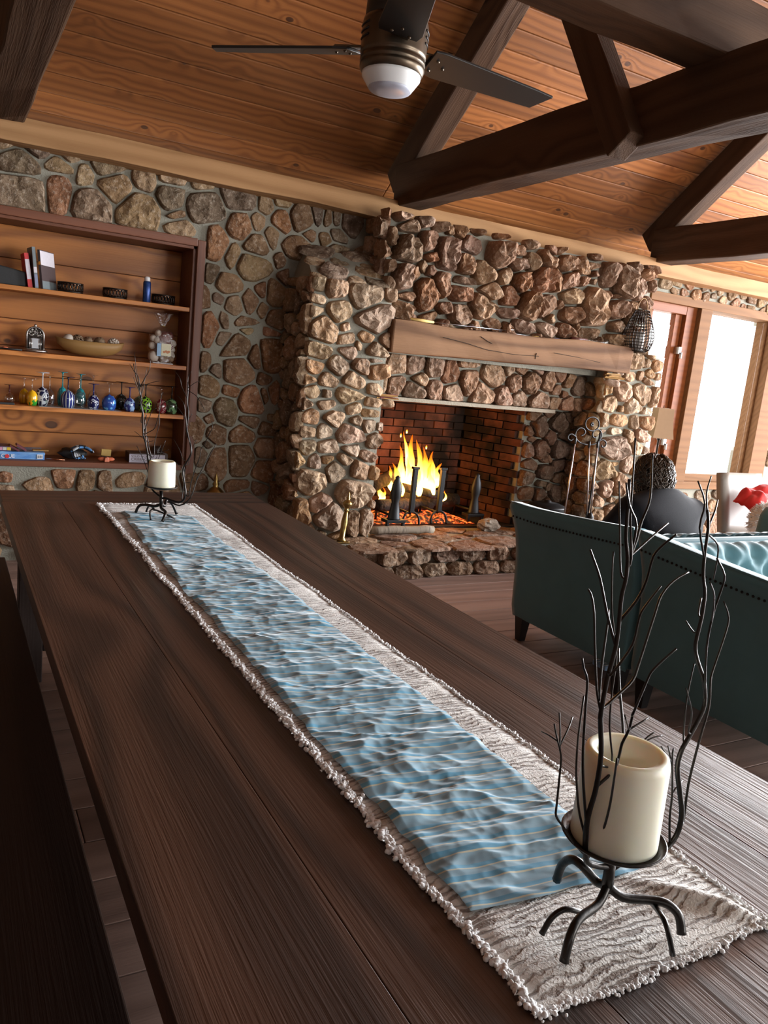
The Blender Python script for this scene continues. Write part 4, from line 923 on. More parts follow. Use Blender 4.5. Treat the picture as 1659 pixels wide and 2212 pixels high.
red, paper, grey_, dk, orn = flat('red_cover', (.55,.025,.03)), flat('pale_print', (.62,.58,.62)), flat('grey_cover', (.16,.19,.20)), flat('dark_cover', (.07,.045,.045)), flat('orange_print', (.75,.30,.03))
za = SHELF['a']
book(on(66, 5.46, za), .026, .205, .15, red, [(.25,.82,paper,'s'),(.03,.2,red,'s')], math.radians(-8), .05, 'red and white paperback leaning between the black case and grey book')
book(on(80, 5.45, za), .020, .245, .16, grey_, [(.38,.52,paper,'s'),(.05,.34,flat('blue_print', (.2,.22,.33)),'s')], math.radians(-6), .08, 'tall grey paperback leaning in the middle of the three books')
book(on(90, 5.45, za), .014, .235, .16, dk, [(.62,.98,paper,'f'),(.62,.70,orn,'s'),(.02,.22,grey_,'f')], math.radians(-7), -.65, 'dark covered paperback with pale title band leaning last in the row')
m = MB(); p = on(22, 5.52, za); prof = [(-.115,0),(.085,0),(.09,.09),(-.075,.115),(-.1,.10),(-.115,.06)]
m.prism([(a, b) for a, b in prof], .07, Matrix.Translation(p+Vector((0,.03,0))) @ Matrix.Rotation(PI/2, 4, 'X')); tag(m.build('carrying_case', M['black'], None, bevel=.008), 'black zip case lying beside the leaning books', 'case')

# ---- three ornate dark bowls, spray can
for i, (px, lab) in enumerate(((152, 'ornate dark metal dish nearest the leaning books'), (248, 'ornate dark metal dish in the middle of the upper shelf'), (352, 'ornate dark metal dish behind the blue spray can'))):
    c = on(px, 5.53, za); t = thing('ornate_dish', c, lab, 'dish', 'ornate dark dishes on the upper shelf'); r_ = .077
    m = MB(); m.lathe([(.001, .004), (r_*.85, .004), (r_*.9, .008), (r_*.9, .0), (r_*.98, .0), (r_, .012), (r_*.93, .016), (.001, .014)], 28, c, sy=.8); m.build('base', M['dark_metal'], t, smooth=True)
    m = MB(); m.lathe([(r_*.95, .055), (r_*1.02, .058), (r_*1.02, .066), (r_*.94, .066), (r_*.95, .055)], 28, c, sy=.8); m.build('rim', M['dark_metal'], t, smooth=True)
    m = MB(); 
    for k in range(22):
        a = 2*PI*k/22; q = c+Vector((math.cos(a)*r_*.97, math.sin(a)*r_*.97*.8, .036)); e1 = Vector((-math.sin(a), math.cos(a)*.8, 0))
        P = [q+e1*(.009*math.cos(b)*(1+.25*math.sin(3*b)))+Vector((0,0,.019*math.sin(b))) for b in [j*PI/5 for j in range(11)]]
        m.tube(P, .0028, 5)
    m.build('scrollwork', M['dark_metal'], t, smooth=True)
    m = MB(); m.lathe([(.001, .05), (r_*.9, .05), (r_*.93, .054), (r_*.9, .058), (.001, .056)], 28, c, sy=.8); m.build('copper_liner', M['copper'], t, smooth=True)
c = on(316, 5.47, za); t = thing('spray_can', c, 'blue spray can with white cap on the upper shelf', 'spray can')
def can_mat():
    q = NT('blue_can'); v = q.coord(); n = q.noise(v, 12, 3); c_ = q.mix(q.math('MULTIPLY', q.math('SUBTRACT', n, .45), 3, clamp=True), (.012,.045,.19), (.08,.2,.45)); return q.fin(c_, .25, None, .4, .5)
m = MB(); m.lathe([(.001,0),(.0235,0),(.025,.003),(.025,.125),(.022,.134),(.020,.136),(.001,.136)], 24, c); m.build('can', can_mat(), t, smooth=True)
m = MB(); m.lathe([(.001,.1345),(.0185,.1345),(.018,.158),(.013,.165),(.001,.166)], 20, c); m.build('cap', M['white'], t, smooth=True)

# ---- second shelf: silver arch frame, dough bowl, bag of decorative balls
zb = SHELF['b']
c = on(75, 5.56, zb); t = thing('ornate_arch_frame', c, 'silver ornate arched picture frame on a scalloped base', 'picture frame')
m = MB(); m.lathe([(.001,0),(.066,0),(.074,.006),(.070,.014),(.058,.020),(.001,.022)], 32, c, sy=.6, wob=lambda w, i: 1+.03*math.cos(w*14)); m.build('base', M['silver'], t, smooth=True)
m = MB()
arch = [(-.05, .02)] + [(.05*-math.cos(a), .105+.05*math.sin(a)) for a in [j*PI/10 for j in range(11)]] + [(.05, .02)]
m.prism([(a, b) for a, b in arch], .022, Matrix.Translation(c+Vector((0,.012,0))) @ Matrix.Rotation(PI/2, 4, 'X')); m.build('back_plate', M['dark_metal'], t)
m = MB(); m.tube([c+Vector((a, -.014, b)) for a, b in arch], .006, 8); 
for sx in (-.031, -.02, .02, .031): m.tube([c+Vector((sx, -.014, .02)), c+Vector((sx*1.05, -.016, .05)), c+Vector((sx, -.014, .085))], .0045, 6)
rr = random.Random(2)
for k in range(60):
    a = rr.uniform(.05, PI-.05); q = rr.uniform(.012, .045); m.ball(c+Vector((-q*math.cos(a), -.013, .10+q*math.sin(a))), rr.uniform(.003, .0055), 6, 4)
m.ball(c+Vector((0, -.012, .163)), (.009, .006, .012), 8, 6); m.build('filigree', M['silver'], t, smooth=True)
m = MB(); m.box(tuple(c+Vector((-.024, -.018, .024))), tuple(c+Vector((.024, -.013, .085)))); m.build('picture', flat('grey_photo', (.42,.43,.45)), t)
m = MB(); m.tube([on(0, 5.50, zb+.006)+Vector((.0,0,0)), on(48, 5.50, zb+.006)], .005, 8); tag(m.build('pen', M['black'], None, smooth=True), 'thin black pen lying beside the arched frame', 'pen')
m = MB(); m.ball(on(11, 5.55, zb+.009), (.018, .010, .009), 12, 8); tag(m.build('ear_plug_case', M['orange'], None, smooth=True), 'small orange capsule on the middle shelf', 'capsule')
c = on(194, 5.545, zb); t = thing('dough_bowl', c, 'long oval wooden dough bowl holding decorative balls', 'bowl')
def bowl(u, v, o=0):
    a = 2*PI*u; r_ = v; L_, W_ = .215, .088; hh = .098
    x = L_*math.cos(a)*r_; y = W_*math.sin(a)*r_
    zz = hh*(.06+.94*(1-math.sqrt(max(0, 1-min(1, r_)**2.6))))*(1 if r_ < 1 else 1) + .012*(math.cos(a)**4)*r_**3
    if v == 0: zz = hh*.06
    return Vector((x, y, zz))
m = MB(); m.grid(lambda u, v: c+bowl(u, v), 48, 14); bo_ = m.build('shell', M['bowl_wood'], t, smooth=True, solid=.010)
bo_.modifiers['solid'].offset = -1
BALLS = [(148, .050, 'ivory', 'white cracked ball at the left end of the dough bowl'), (168, .052, 'vine', 'brown vine ball of curling twigs in the dough bowl'), (190, .042, 'pod', 'small brown rough ball in the dough bowl'), (215, .048, 'pod', 'brown pod covered ball in the dough bowl'), (245, .050, 'mosaic', 'ball covered in pale chips at the right end of the dough bowl')]
for px, d_, kind, lab in BALLS:
    c2 = on(px, 5.545, zb+.098); r_ = d_*.72; m = MB()
    if kind == 'vine':
        rr = random.Random(5)
        for k in range(14):
            ax = Vector((rr.uniform(-1,1), rr.uniform(-1,1), rr.uniform(-1,1))).normalized(); e1 = ax.orthogonal().normalized(); e2 = ax.cross(e1)
            m.tube([c2+(e1*math.cos(a)+e2*math.sin(a))*r_*rr.uniform(.95,1) for a in [j*PI/8 for j in range(17)]], .003, 5)
        mm = M['pod_brown']
    elif kind == 'mosaic':
        m.ball(c2, r_*.93, 14, 10)
        for k in range(60):
            z_ = 1-2*(k+.5)/60; a = k*2.39996; s_ = math.sqrt(1-z_*z_); m.ball(c2+Vector((s_*math.cos(a), s_*math.sin(a), z_))*r_*.92, .0078, 6, 4)
        mm = M['ivory']
    else:
        m.ball(c2, r_, 18, 12, .08 if kind == 'ivory' else .22, 4 if kind == 'ivory' else 7); mm = M['ivory'] if kind == 'ivory' else M['pod_brown']
    tag(m.build('decorative_ball', mm, None, smooth=True), lab, 'ball', 'decorative balls in the dough bowl')
# bag
c = on(348, 5.53, zb); t = thing('gift_bag', c, 'clear cellophane bag of decorative balls tied at the top', 'bag')
m = MB(); m.box(tuple(c+Vector((-.068,-.05,0))), tuple(c+Vector((.068,.05,.006)))); m.build('card_base', M['white'], t, bevel=.002)
rr = random.Random(8)
spec = [(-.062,-.03,.045,.040,'ivory'),(-.072,-.02,.115,.026,'ivory'),(-.066,-.02,.165,.024,'ivory'),(-.035,-.025,.20,.024,'ivory'),(-.045,-.03,.155,.024,'ivory'),(.01,-.01,.17,.05,'plum'),(.035,.0,.12,.048,'plum'),(-.01,.0,.10,.045,'plum'),(.062,-.01,.06,.028,'ivory'),(.07,-.01,.14,.026,'ivory'),(.068,-.01,.10,.022,'ivory'),(.01,-.02,.04,.036,'pod_brown'),(.055,-.03,.035,.022,'pod_brown'),(-.02,.02,.04,.035,'plum'),(.045,.0,.19,.03,'plum')]
for (a, b, d_, r_, k) in spec:
    m = MB(); m.ball(c+Vector((a, b, d_)), r_*.92, 12, 9, .1, 5); m.build('ball', M[k], t, smooth=True)
cl = NT('cellophane'); a_ = cl.n('ShaderNodeBsdfTransparent'); b_ = cl.n('ShaderNodeBsdfGlossy', Roughness=.08); nz = cl.noise(cl.coord(), 30, 4)
b_.inputs['Normal']; bp_ = cl.bump(nz, 1, .02); cl.link(bp_, b_.inputs['Normal']); mx = cl.n('ShaderNodeMixShader', Fac=.2); cl.link(a_.outputs[0], mx.inputs[1]); cl.link(b_.outputs[0], mx.inputs[2]); cl.link(mx.outputs[0], cl.out.inputs[0]); M['cello'] = cl.mat
def film(u, v):
    a = 2*PI*u; pr = [(.078,0),(.092,.05),(.098,.12),(.090,.19),(.05,.235),(.014,.25),(.018,.262),(.042,.30),(.066,.335)]
    i = v*(len(pr)-1); k = min(int(i), len(pr)-2); f = i-k; r_ = pr[k][0]*(1-f)+pr[k+1][0]*f; zz = pr[k][1]*(1-f)+pr[k+1][1]*f
    r_ *= 1+.10*noise.noise(Vector((math.cos(a)*3, math.sin(a)*3, zz*22)))+(.2*math.sin(a*7) if zz > .255 else 0)
    return c+Vector((r_*math.cos(a), r_*.66*math.sin(a), zz))
m = MB(); m.grid(film, 48, 32); m.build('film', M['cello'], t, smooth=True)
m = MB(); m.tube([c+Vector((.016*math.cos(a), .011*math.sin(a), .252)) for a in [j*PI/8 for j in range(17)]], .003, 6); m.build('tie', M['brass'], t, smooth=True)
m = MB(); m.box(tuple(c+Vector((-.048,-.072,.05))), tuple(c+Vector((-.022,-.070,.135)))); lbm = m.build('label', flat('blue_label', (.25,.42,.62)), t)
m = MB(); m.box(tuple(c+Vector((-.020,-.072,.055))), tuple(c+Vector((.045,-.070,.135)))); lbm2 = m.build('label', flat('cream_label', (.62,.60,.42)), t)
m = MB()
for (a, b) in ((.0,.08),(.012,.085),(.022,.078),(.03,.084)): m.ball(c+Vector((a, -.0725, b)), (.010,.001,.007), 8, 6)
m.build('print', flat('orange_ink', (.45,.16,.05)), lbm2); lbm2['at'] = None; del lbm2['at']

# ---- wine glasses upside down on the third shelf
cg = NT('clear_glass'); a_ = cg.n('ShaderNodeBsdfTransparent'); a_.inputs[0].default_value = (.93,.95,.95,1); b_ = cg.n('ShaderNodeBsdfGlossy', Roughness=.03); lw = cg.n('ShaderNodeLayerWeight', Blend=.35)
mx = cg.n('ShaderNodeMixShader'); cg.link(cg.math('ADD', cg.math('MULTIPLY', lw.outputs['Facing'], .55), .08), mx.inputs[0]); cg.link(a_.outputs[0], mx.inputs[1]); cg.link(b_.outputs[0], mx.inputs[2]); cg.link(mx.outputs[0], cg.out.inputs[0]); M['clear'] = cg.mat
def painted(name, base, mark, kind, sc):
    t = NT(name); v = t.coord()
    if kind == 'spots': f = t.math('LESS_THAN', t.vor(v, sc), .34)
    elif kind == 'rings': d = t.vor(v, sc); f = t.math('MULTIPLY', t.math('GREATER_THAN', d, .28), t.math('LESS_THAN', d, .42))
    elif kind == 'branch': f = t.math('LESS_THAN', t.vor(v, sc, 'DISTANCE_TO_EDGE'), .10)
    elif kind == 'stripe': x, y, z = t.sep(v); f = t.math('GREATER_THAN', t.math('SINE', t.math('MULTIPLY', t.math('ARCTAN2', y, x), 12)), .55)
    elif kind == 'leaf': x, y, z = t.sep(v); f = t.math('MULTIPLY', t.math('LESS_THAN', z, .035), t.math('GREATER_THAN', t.noise(v, sc, 1), .5))
    else: f = t.math('GREATER_THAN', t.noise(v, sc, 2), .52)
    c = t.mix(f, base, mark); return t.fin(c, .15, None, 0, .6, Coat_Weight=.5, Coat_Roughness=.05)
PNT = {'yellow': painted('paint_yellow', (.72,.38,.008), (.50,.26,.005), 'stripe', 10), 'yellowleaf': painted('paint_yellow_leaf', (.72,.38,.008), (.02,.22,.02), 'leaf', 30),
 'navybranch': painted('paint_navy_branch', (.012,.016,.055), (.55,.57,.60), 'branch', 34), 'turq': painted('paint_turquoise', (.03,.34,.38), (.02,.22,.26), 'noise', 60),
 'bluestripe': painted('paint_blue_stripe', (.010,.018,.13), (.45,.50,.50), 'stripe', 10), 'swirl': painted('paint_navy_swirl', (.008,.010,.07), (.62,.66,.72), 'rings', 46),
 'flower': painted('paint_blue_flower', (.02,.07,.32), (.14,.42,.72), 'spots', 34), 'black': painted('paint_black_dot', (.018,.018,.015), (.16,.20,.20), 'spots', 40),
 'bluewhite': painted('paint_blue_white', (.025,.035,.16), (.24,.36,.55), 'noise', 34), 'green': painted('paint_green', (.10,.15,.09), (.17,.25,.16), 'noise', 50),
 'lime': painted('paint_black_lime', (.010,.012,.012), (.22,.50,.03), 'branch', 40), 'red': painted('paint_red_dot', (.16,.012,.02), (.42,.32,.30), 'rings', 50), 'dkgreen': painted('paint_dark_green', (.02,.035,.02), (.13,.26,.12), 'noise', 40)}
stemc = {'navybranch': flat('white_stem', (.6,.62,.65), .2), 'turq': PNT['turq'], 'bluestripe': flat('navy_stem', (.012,.012,.04), .2), 'black': flat('dark_stem', (.03,.022,.02), .2), 'bluewhite': flat('blue_stem', (.03,.03,.15), .2), 'lime': flat('black_stem', (.008,.008,.008), .2), 'dkgreen': flat('black_stem2', (.008,.008,.008), .2), 'maroon': flat('maroon_stem', (.06,.012,.014), .2), 'swirl': flat('blue_stem2', (.012,.016,.11), .2)}
GL = [(20, 5.50, 'maroon', 102, 20, 'clear wine glass with a maroon stem at the near end of the glass row'), (52, 5.56, 'yellow', 145, 19, 'yellow painted wine glass behind the one with a green leaf'), (69, 5.47, 'yellowleaf', 145, 20, 'yellow painted wine glass with a green leaf'),
 (91, 5.50, 'navybranch', 182, 25, 'tall navy wine glass painted with white branches'), (107, 5.46, 'clear', 170, 18, 'clear wine glass beside the white branch painted glass'), (134, 5.58, 'turq', 190, 19, 'turquoise painted wine glass behind the blue striped one'),
 (146, 5.46, 'bluestripe', 170, 26, 'dark blue wine glass with white stripes down the bowl'), (171, 5.46, 'clear', 170, 25, 'clear round wine glass in front of a turquoise one'), (173, 5.62, 'turq', 185, 19, 'turquoise painted wine glass behind a clear glass'),
 (201, 5.46, 'swirl', 142, 22, 'navy wine glass painted with white swirls'), (200, 5.62, 'clear', 185, 18, 'tall clear wine glass behind the swirl painted one'), (235, 5.47, 'flower', 152, 27, 'wine glass painted with light blue flowers'),
 (261, 5.58, 'black', 160, 25, 'dark wine glass with grey dots beside the blue flower glass'), (279, 5.46, 'bluewhite', 138, 21, 'blue and white streaked wine glass with a blue stem'), (299, 5.58, 'green', 145, 22, 'greenish wine glass behind the lime lined black one'),
 (313, 5.46, 'lime', 162, 25, 'black wine glass with lime green lines'), (347, 5.47, 'red', 146, 23, 'red dotted wine glass second from the shelf end'), (369, 5.46, 'dkgreen', 162, 24, 'dark green leaf painted wine glass at the end of the shelf')]
for px, y, kind, hmm, wpx, lab in GL:
    c = on(px, y, SHELF['c']+.0015); hh = hmm/1000*1.15; t = thing('wine_glass', c, lab, 'wine glass', 'upside-down wine glasses on the shelf')
    r_ = span(wpx, c)/2*1.12; bh = hh*.56
    m = MB(); m.lathe([(r_*.80, 0), (r_*.93, bh*.2), (r_, bh*.45), (r_*.93, bh*.7), (r_*.62, bh*.9), (r_*.2, bh*.99), (.0045, bh*1.03)], 22, (0,0,0))
    o = m.build('bowl', M['clear'] if kind in ('clear', 'maroon') else PNT[kind], t, smooth=True); o.location = c
    sm = stemc.get(kind, M['clear'])
    m = MB(); m.lathe([(.0045, bh*1.02), (.0036, bh+(hh-bh)*.3), (.0036, hh*.93), (.008, hh*.975), (.001, hh*.976)], 12, c); m.build('stem', sm, t, smooth=True)
    m = MB(); m.lathe([(.004, hh*.972), (r_*.55, hh*.985), (r_*.95, hh*.993), (r_*.95, hh), (.001, hh)], 22, c); m.build('foot', sm if kind in stemc else M['clear'], t, smooth=True)
a, b = on(85, 5.415, SHELF['c']), on(262, 5.415, SHELF['c'])
m = MB(); m.box((a.x, 5.405, SHELF['c']-.0006), (b.x, 5.64, SHELF['c']+.0010)); tag(m.build('shelf_liner', flat('grey_paper', (.42,.42,.43)), None), 'grey paper liner under the painted wine glasses', 'paper')
a, b = on(-30, 5.43, SHELF['c']), on(31, 5.43, SHELF['c'])
m = MB(); m.box((a.x, 5.42, SHELF['c']), (b.x, 5.455, SHELF['c']+.012)); tag(m.build('black_tray', M['black'], None, bevel=.002), 'slim black tray at the near end of the glass shelf', 'tray')

# ---- bottom shelf: games, gloves, cork, toy, cribbage box
zd = SHELF['d']
def lettering(txt, size, at_, mat, parent, ext=.0006):
    cu = bpy.data.curves.new('lettering', 'FONT'); cu.body = txt; cu.size = size; cu.extrude = ext; cu.materials.append(mat); cu.space_character = .95
    tmp = bpy.data.objects.new('tmp', cu); COL.objects.link(tmp); bpy.context.view_layer.update()
    me = bpy.data.meshes.new_from_object(tmp.evaluated_get(bpy.context.evaluated_depsgraph_get())); bpy.data.objects.remove(tmp); me.name = 'lettering'
    o = bpy.data.objects.new('lettering', me); o.location = at_; o.rotation_euler = (PI/2, 0, 0); put(o, parent); return o
a, b = on(-60, 5.44, zd), on(96, 5.44, zd)
t = thing('board_game_box', ((a.x+b.x)/2, 5.5, zd), 'flat blue board game box with white title letters on the bottom shelf', 'game box')
def sky_print():
    q = NT('blue_box_print'); v = q.coord(); n = q.noise(q.map(v, (10,10,30)), 1, 4); c_ = q.mix(q.math('MULTIPLY', q.math('SUBTRACT', n, .35), 2.5, clamp=True), (.07,.22,.55), (.28,.50,.74)); return q.fin(c_, .4)
m = MB(); m.box((a.x, 5.44, zd), (b.x, 5.68, zd+.038)); m.build('box', sky_print(), t, bevel=.0015)
m = MB(); m.box((a.x-.001, 5.438, zd+.032), (b.x+.002, 5.682, zd+.046)); m.build('lid', sky_print(), t, bevel=.0015)
lettering('CLUE', .034, on(2, 5.4365, zd+.008), M['white'], t)
m = MB(); q = on(15.5, 5.436, zd+.018); m.lathe([(.011, 0), (.0125, .0005), (.0125, .0012), (.001, .0014)], 20, q, M=Matrix.Rotation(PI/2, 3, 'X')); m.build('print', red, t)
m = MB(); q = on(80, 5.4365, zd+.006); m.box((q.x, 5.4362, q.z), (q.x+.034, 5.439, q.z+.028)); m.build('bar_code', M['white'], t)
m = MB()
for k in range(9): m.box((q.x+.003+k*.0033, 5.4358, q.z+.006), (q.x+.003+k*.0033+(.0018 if k % 3 else .0009), 5.4364, q.z+.022))
m.build('print', M['black'], t)
a, b = on(-50, 5.47, zd), on(23, 5.47, zd); z1 = zd+.0475
t = thing('card_game_box', ((a.x+b.x)/2, 5.5, z1), 'small dark box with coloured squares lying on the blue game box', 'game box')
m = MB(); m.box((a.x, 5.46, z1), (b.x, 5.6, z1+.028)); m.build('box', flat('purple_box', (.09,.06,.12)), t, bevel=.001)
for k, cc in enumerate(((.55,.25,.35), (.5,.5,.45), (.6,.42,.02))):
    m = MB(); xx = b.x-.010-.024*(2-k)-.012; m.box((xx, 5.4585, z1+.005), (xx+.021, 5.46, z1+.023)); m.build('print', flat('sq%d' % k, cc), t)
for k, (px, cc, tl, dy, lab) in enumerate(((30, (.10,.02,.03), .5, 0, 'thin maroon card pack leaning on the game boxes'), (45, (.13,.03,.04), .55, .01, 'maroon and grey card pack leaning behind the thin one'))):
    q = on(px, 5.5+dy, z1+.017+.004*k); m = MB(); Mx = Matrix.Translation(q) @ Matrix.Rotation(tl, 4, 'Y'); m.box((-.032, -.04, -.006), (.032, .05, .006), Mx); tag(m.build('card_pack', flat('maroon_pack%d' % k, cc), None, bevel=.001), lab, 'card pack', 'card packs on the bottom shelf')
q = on(86, 5.52, z1+.004); m = MB(); m.box(tuple(q+Vector((-.045,-.03,-.003))), tuple(q+Vector((.05,.03,.004)))); tag(m.build('wood_slip', M['bowl_wood'], None, bevel=.001), 'thin pale wooden slip lying on the blue game box', 'wood slip')
q0, q1 = on(100, 5.47, zd+.004), on(140, 5.44, zd+.004); m = MB(); m.tube([q0, q1], .004, 6); tag(m.build('stick', M['copper'], None, smooth=True), 'thin pinkish stick lying between game box and gloves', 'stick')
# gloves
c = on(172, 5.51, zd); t = thing('work_gloves', c, 'crumpled black and blue work gloves on the bottom shelf', 'gloves')
def gl_mat():
    q = NT('glove_print'); v = q.coord(); f = q.math('LESS_THAN', q.vor(v, 24, 'DISTANCE_TO_EDGE'), .09); k = q.vor(v, 24, out='Color'); c_ = q.mix(q.math('GREATER_THAN', q.sep(k)[0], .55), (.09,.25,.52), (.42,.45,.48)); c_ = q.mix(f, c_, (.01,.01,.012)); return q.fin(c_, .6)
m = MB(); m.ball(c+Vector((-.04,.03,.036)), (.085,.05,.036), 20, 12, .25, 3); m.build('cuff', M['black'], t, smooth=True)
def back(u, v):
    a = -.95+1.9*u; return c+Vector((.01+.085*math.sin(a)*1.0, -.035+.07*v-.01*math.sin(u*9), .01+.075*math.cos(a)*.95+.006*math.sin(v*8)))
m = MB(); m.grid(back, 24, 10); m.build('back_of_hand', gl_mat(), t, smooth=True, solid=.012)
m = MB()
for k in range(4): m.tube([c+Vector((-.045+.012*k, -.04, .05-.006*k)), c+Vector((-.042+.016*k, -.058, .03)), c+Vector((-.03+.018*k, -.062, .012))], [.010,.011,.008], 8)
m.build('fingers', gl_mat(), t, smooth=True)
q = on(228, 5.57, zd); m = MB(); m.box((-.032,-.012,.0), (.032,.012,.045), Matrix.Translation(q+Vector((0,0,.022))) @ Matrix.Rotation(.05, 4, 'Y')); yb_ = m.build('yellow_block', M['yellow_block'], None, bevel=.002); tag(yb_, 'yellow foam block standing behind the orange toy', 'block')
m = MB(); m.box(tuple(q+Vector((-.03,-.014,0))), tuple(q+Vector((.03,.014,.021)))); tag(m.build('cork_block', M['card_brown'], None, bevel=.003), 'dark block under the yellow foam block', 'block')
q = on(228, 5.46, zd); t = thing('rubber_toy', q, 'pinkish orange rubber toy lying on the bottom shelf', 'toy')
m = MB(); m.ball(q+Vector((-.022,0,.015)), (.030,.016,.014), 14, 10); m.ball(q+Vector((.03,0,.015)), (.028,.016,.014), 14, 10); m.build('body', M['orange'], t, smooth=True)
m = MB(); m.prism([(-.014,0),(.02,0),(.016,.03),(.006,.034),(-.010,.026)], .03, Matrix.Translation(q+Vector((0,-.004,0))) @ Matrix.Rotation(PI/2, 4, 'X')); m.build('fin', simple('coral_rubber', (.65,.20,.11), .6), t, bevel=.004)
a, b = on(279, 5.44, zd), on(356, 5.44, zd)
t = thing('wooden_game_box', ((a.x+b.x)/2, 5.5, zd), 'dark brown wooden game box with a pale printed label', 'game box')
m = MB(); m.box((a.x, 5.445, zd), (b.x+.02, 5.58, zd+.064)); m.build('box', M['card_brown'], t, bevel=.002)
m = MB(); m.box((a.x+.0, 5.441, zd+.001), (b.x, 5.4455, zd+.056)); m.build('label', flat('lilac_label', (.44,.42,.50)), t)
ink = flat('brown_ink', (.10,.06,.05)); lettering('SOLID WOOD', .021, (a.x+.012, 5.4405, zd+.036), ink, t); lettering('CRIBBAGE', .027, (a.x+.012, 5.4405, zd+.014), ink, t)
m = MB(); m.box((a.x+.012, 5.4400, zd+.009), (b.x-.03, 5.441, zd+.0105)); m.build('print', ink, t)
q = on(337, 5.63, zd); t = thing('black_wooden_knob', q, 'dark round wooden piece standing behind the candle twigs', 'wooden piece')
m = MB(); m.lathe([(.001,0),(.03,0),(.034,.03),(.038,.055),(.034,.08),(.020,.092),(.001,.094)], 20, q); m.build('body', M['card_brown'], t, smooth=True)
# ------------------------------------------------------------------ ceiling fan
FH = Vector((1.352, 2.614, 2.52)); t = thing('ceiling_fan', FH, 'bronze ceiling fan with three black blades and white glass light', 'ceiling fan')
def fp_(dz, r_): return (r_, dz)
FB = FH.copy(); FH = FH+Vector((0,0,.06))
m = MB(); m.tube([FH+Vector((0,0,.12)), (FH.x, FH.y+.016, 2.87)], .014, 12); m.build('down_rod', M['fan_dark'], t, smooth=True)
m = MB(); m.lathe([(.001,.285),(.065,.285),(.06,.25),(.02,.23),(.001,.23)], 24, FH); m.build('canopy', M['fan_dark'], t, smooth=True)
m = MB(); m.lathe([(.001,.135),(.04,.135),(.085,.12),(.104,.095),(.106,.05),(.106,.0)], 36, FH); m.build('upper_housing', M['fan_dark'], t, smooth=True)
hp = [(.100,.03),(.110,.028),(.113,.015),(.113,-.072)]
for k in range(2): hp += [(.113,-.080-k*.022),(.107,-.085-k*.022),(.112,-.089-k*.022),(.112,-.098-k*.022)]
hp += [(.106,-.134),(.099,-.139),(.09,-.139)]
m = MB(); m.lathe(hp, 40, FH); hous = m.build('motor_housing', M['fan_metal'], t, smooth=True)
for vx, k in ((0, 0), (0, 1), (0, 2)):
    for a0 in (math.radians(-110), math.radians(-35), math.radians(-185)):
        m = MB(); m.tube([FH+Vector((.1135*math.cos(a0+b), .1135*math.sin(a0+b), .000-k*.020)) for b in (-.28,-.14,0,.14,.28)], .0035, 6); m.build('vent', M['fan_dark'], hous, smooth=True)
m = MB(); m.lathe([(.102,-.135),(.101,-.148),(.080,-.178),(.074,-.182)], 40, FH); m.build('light_bowl', M['white_glass'], t, smooth=True)
m = MB(); m.lathe([(.075,-.179),(.076,-.184),(.070,-.190),(.04,-.195),(.001,-.196)], 40, FH); m.build('light_cap', simple('frosted_cap', (.45,.47,.55), .3), t, smooth=True)
for ang in (137.5, 2.0, 249):
    Mx = Matrix.Translation(FB) @ Matrix.Rotation(math.radians(ang), 4, 'Z') @ Matrix.Rotation(math.radians(-13), 4, 'X')
    m = MB(); m.prism([(.13,-.072),(.17,-.078),(.60,-.060),(.685,-.052),(.655,.048),(.20,.070),(.15,.058)], .009, Mx @ Matrix.Translation((0,0,-.0045))); bl = m.build('blade', M['fan_dark'], t, bevel=.002)
    m = MB(); m.prism([(.07,-.028),(.2,-.04),(.22,0),(.2,.04),(.07,.028)], .008, Mx @ Matrix.Translation((0,0,.005))); m.build('blade_iron', M['fan_metal'], bl, bevel=.002)
    for (a, b) in ((.165,-.03),(.165,.03),(.205,.0)):
        m = MB(); m.ball(Mx @ Vector((a, b, -.005)), .006, 8, 6); m.build('screw', M['fan_metal'], bl, smooth=True)

# ------------------------------------------------------------------ fire: logs, embers, flames, andirons
HZ = .222
FYc = 5.50
def pxpt(px, py, y): return UY(px, py, y)
M['char'] = None
cm = NT('charred_log'); v = cm.coord(); n1 = cm.noise(v, 25, 4); n2 = cm.vor(v, 30)
c = cm.mix(cm.math('MULTIPLY', cm.math('SUBTRACT', n1, .5), 3, clamp=True), (.012,.010,.009), (.10,.055,.035)); M['char'] = cm.fin(c, .9, cm.bump(cm.math('ADD', n1, n2), .8, .01))
em = NT('ember'); v = em.coord(); n1 = em.noise(v, 28, 5, .7); f = em.math('MULTIPLY', em.math('SUBTRACT', n1, .50), 6, clamp=True)
p_ = em.n('ShaderNodeBsdfPrincipled'); p_.inputs['Base Color'].default_value = (.02,.015,.012,1); p_.inputs['Roughness'].default_value = .9
p_.inputs['Emission Color'].default_value = (1,.12,.02,1); em.link(em.math('MULTIPLY', f, 2.6), p_.inputs['Emission Strength']); em.link(p_.outputs[0], em.out.inputs[0]); M['ember'] = em.mat
fire = thing('log_fire', UY(890, 1100, 5.55), 'burning log fire with tall yellow flames in the firebox', 'fire')
def log(a, b, r_, mat, parent, name='log', seed=1):
    a, b = Vector(a), Vector(b); n = 9; m = MB(); P = [a.lerp(b, i/(n-1))+Vector((0,0,.01*noise.noise(Vector((i*.8, seed, 0))))) for i in range(n)]
    m.tube(P, [r_*(1+.12*noise.noise(Vector((i*.9, seed*2.1, 3)))) for i in range(n)], 12); return m.build(name, mat, parent, smooth=True)
log(UY(800, 1052, 5.62), UY(880, 1010, 5.80), .055, M['char'], fire, seed=2); log(UY(815, 1092, 5.5), UY(930, 1088, 5.72), .05, M['char'], fire, seed=3)
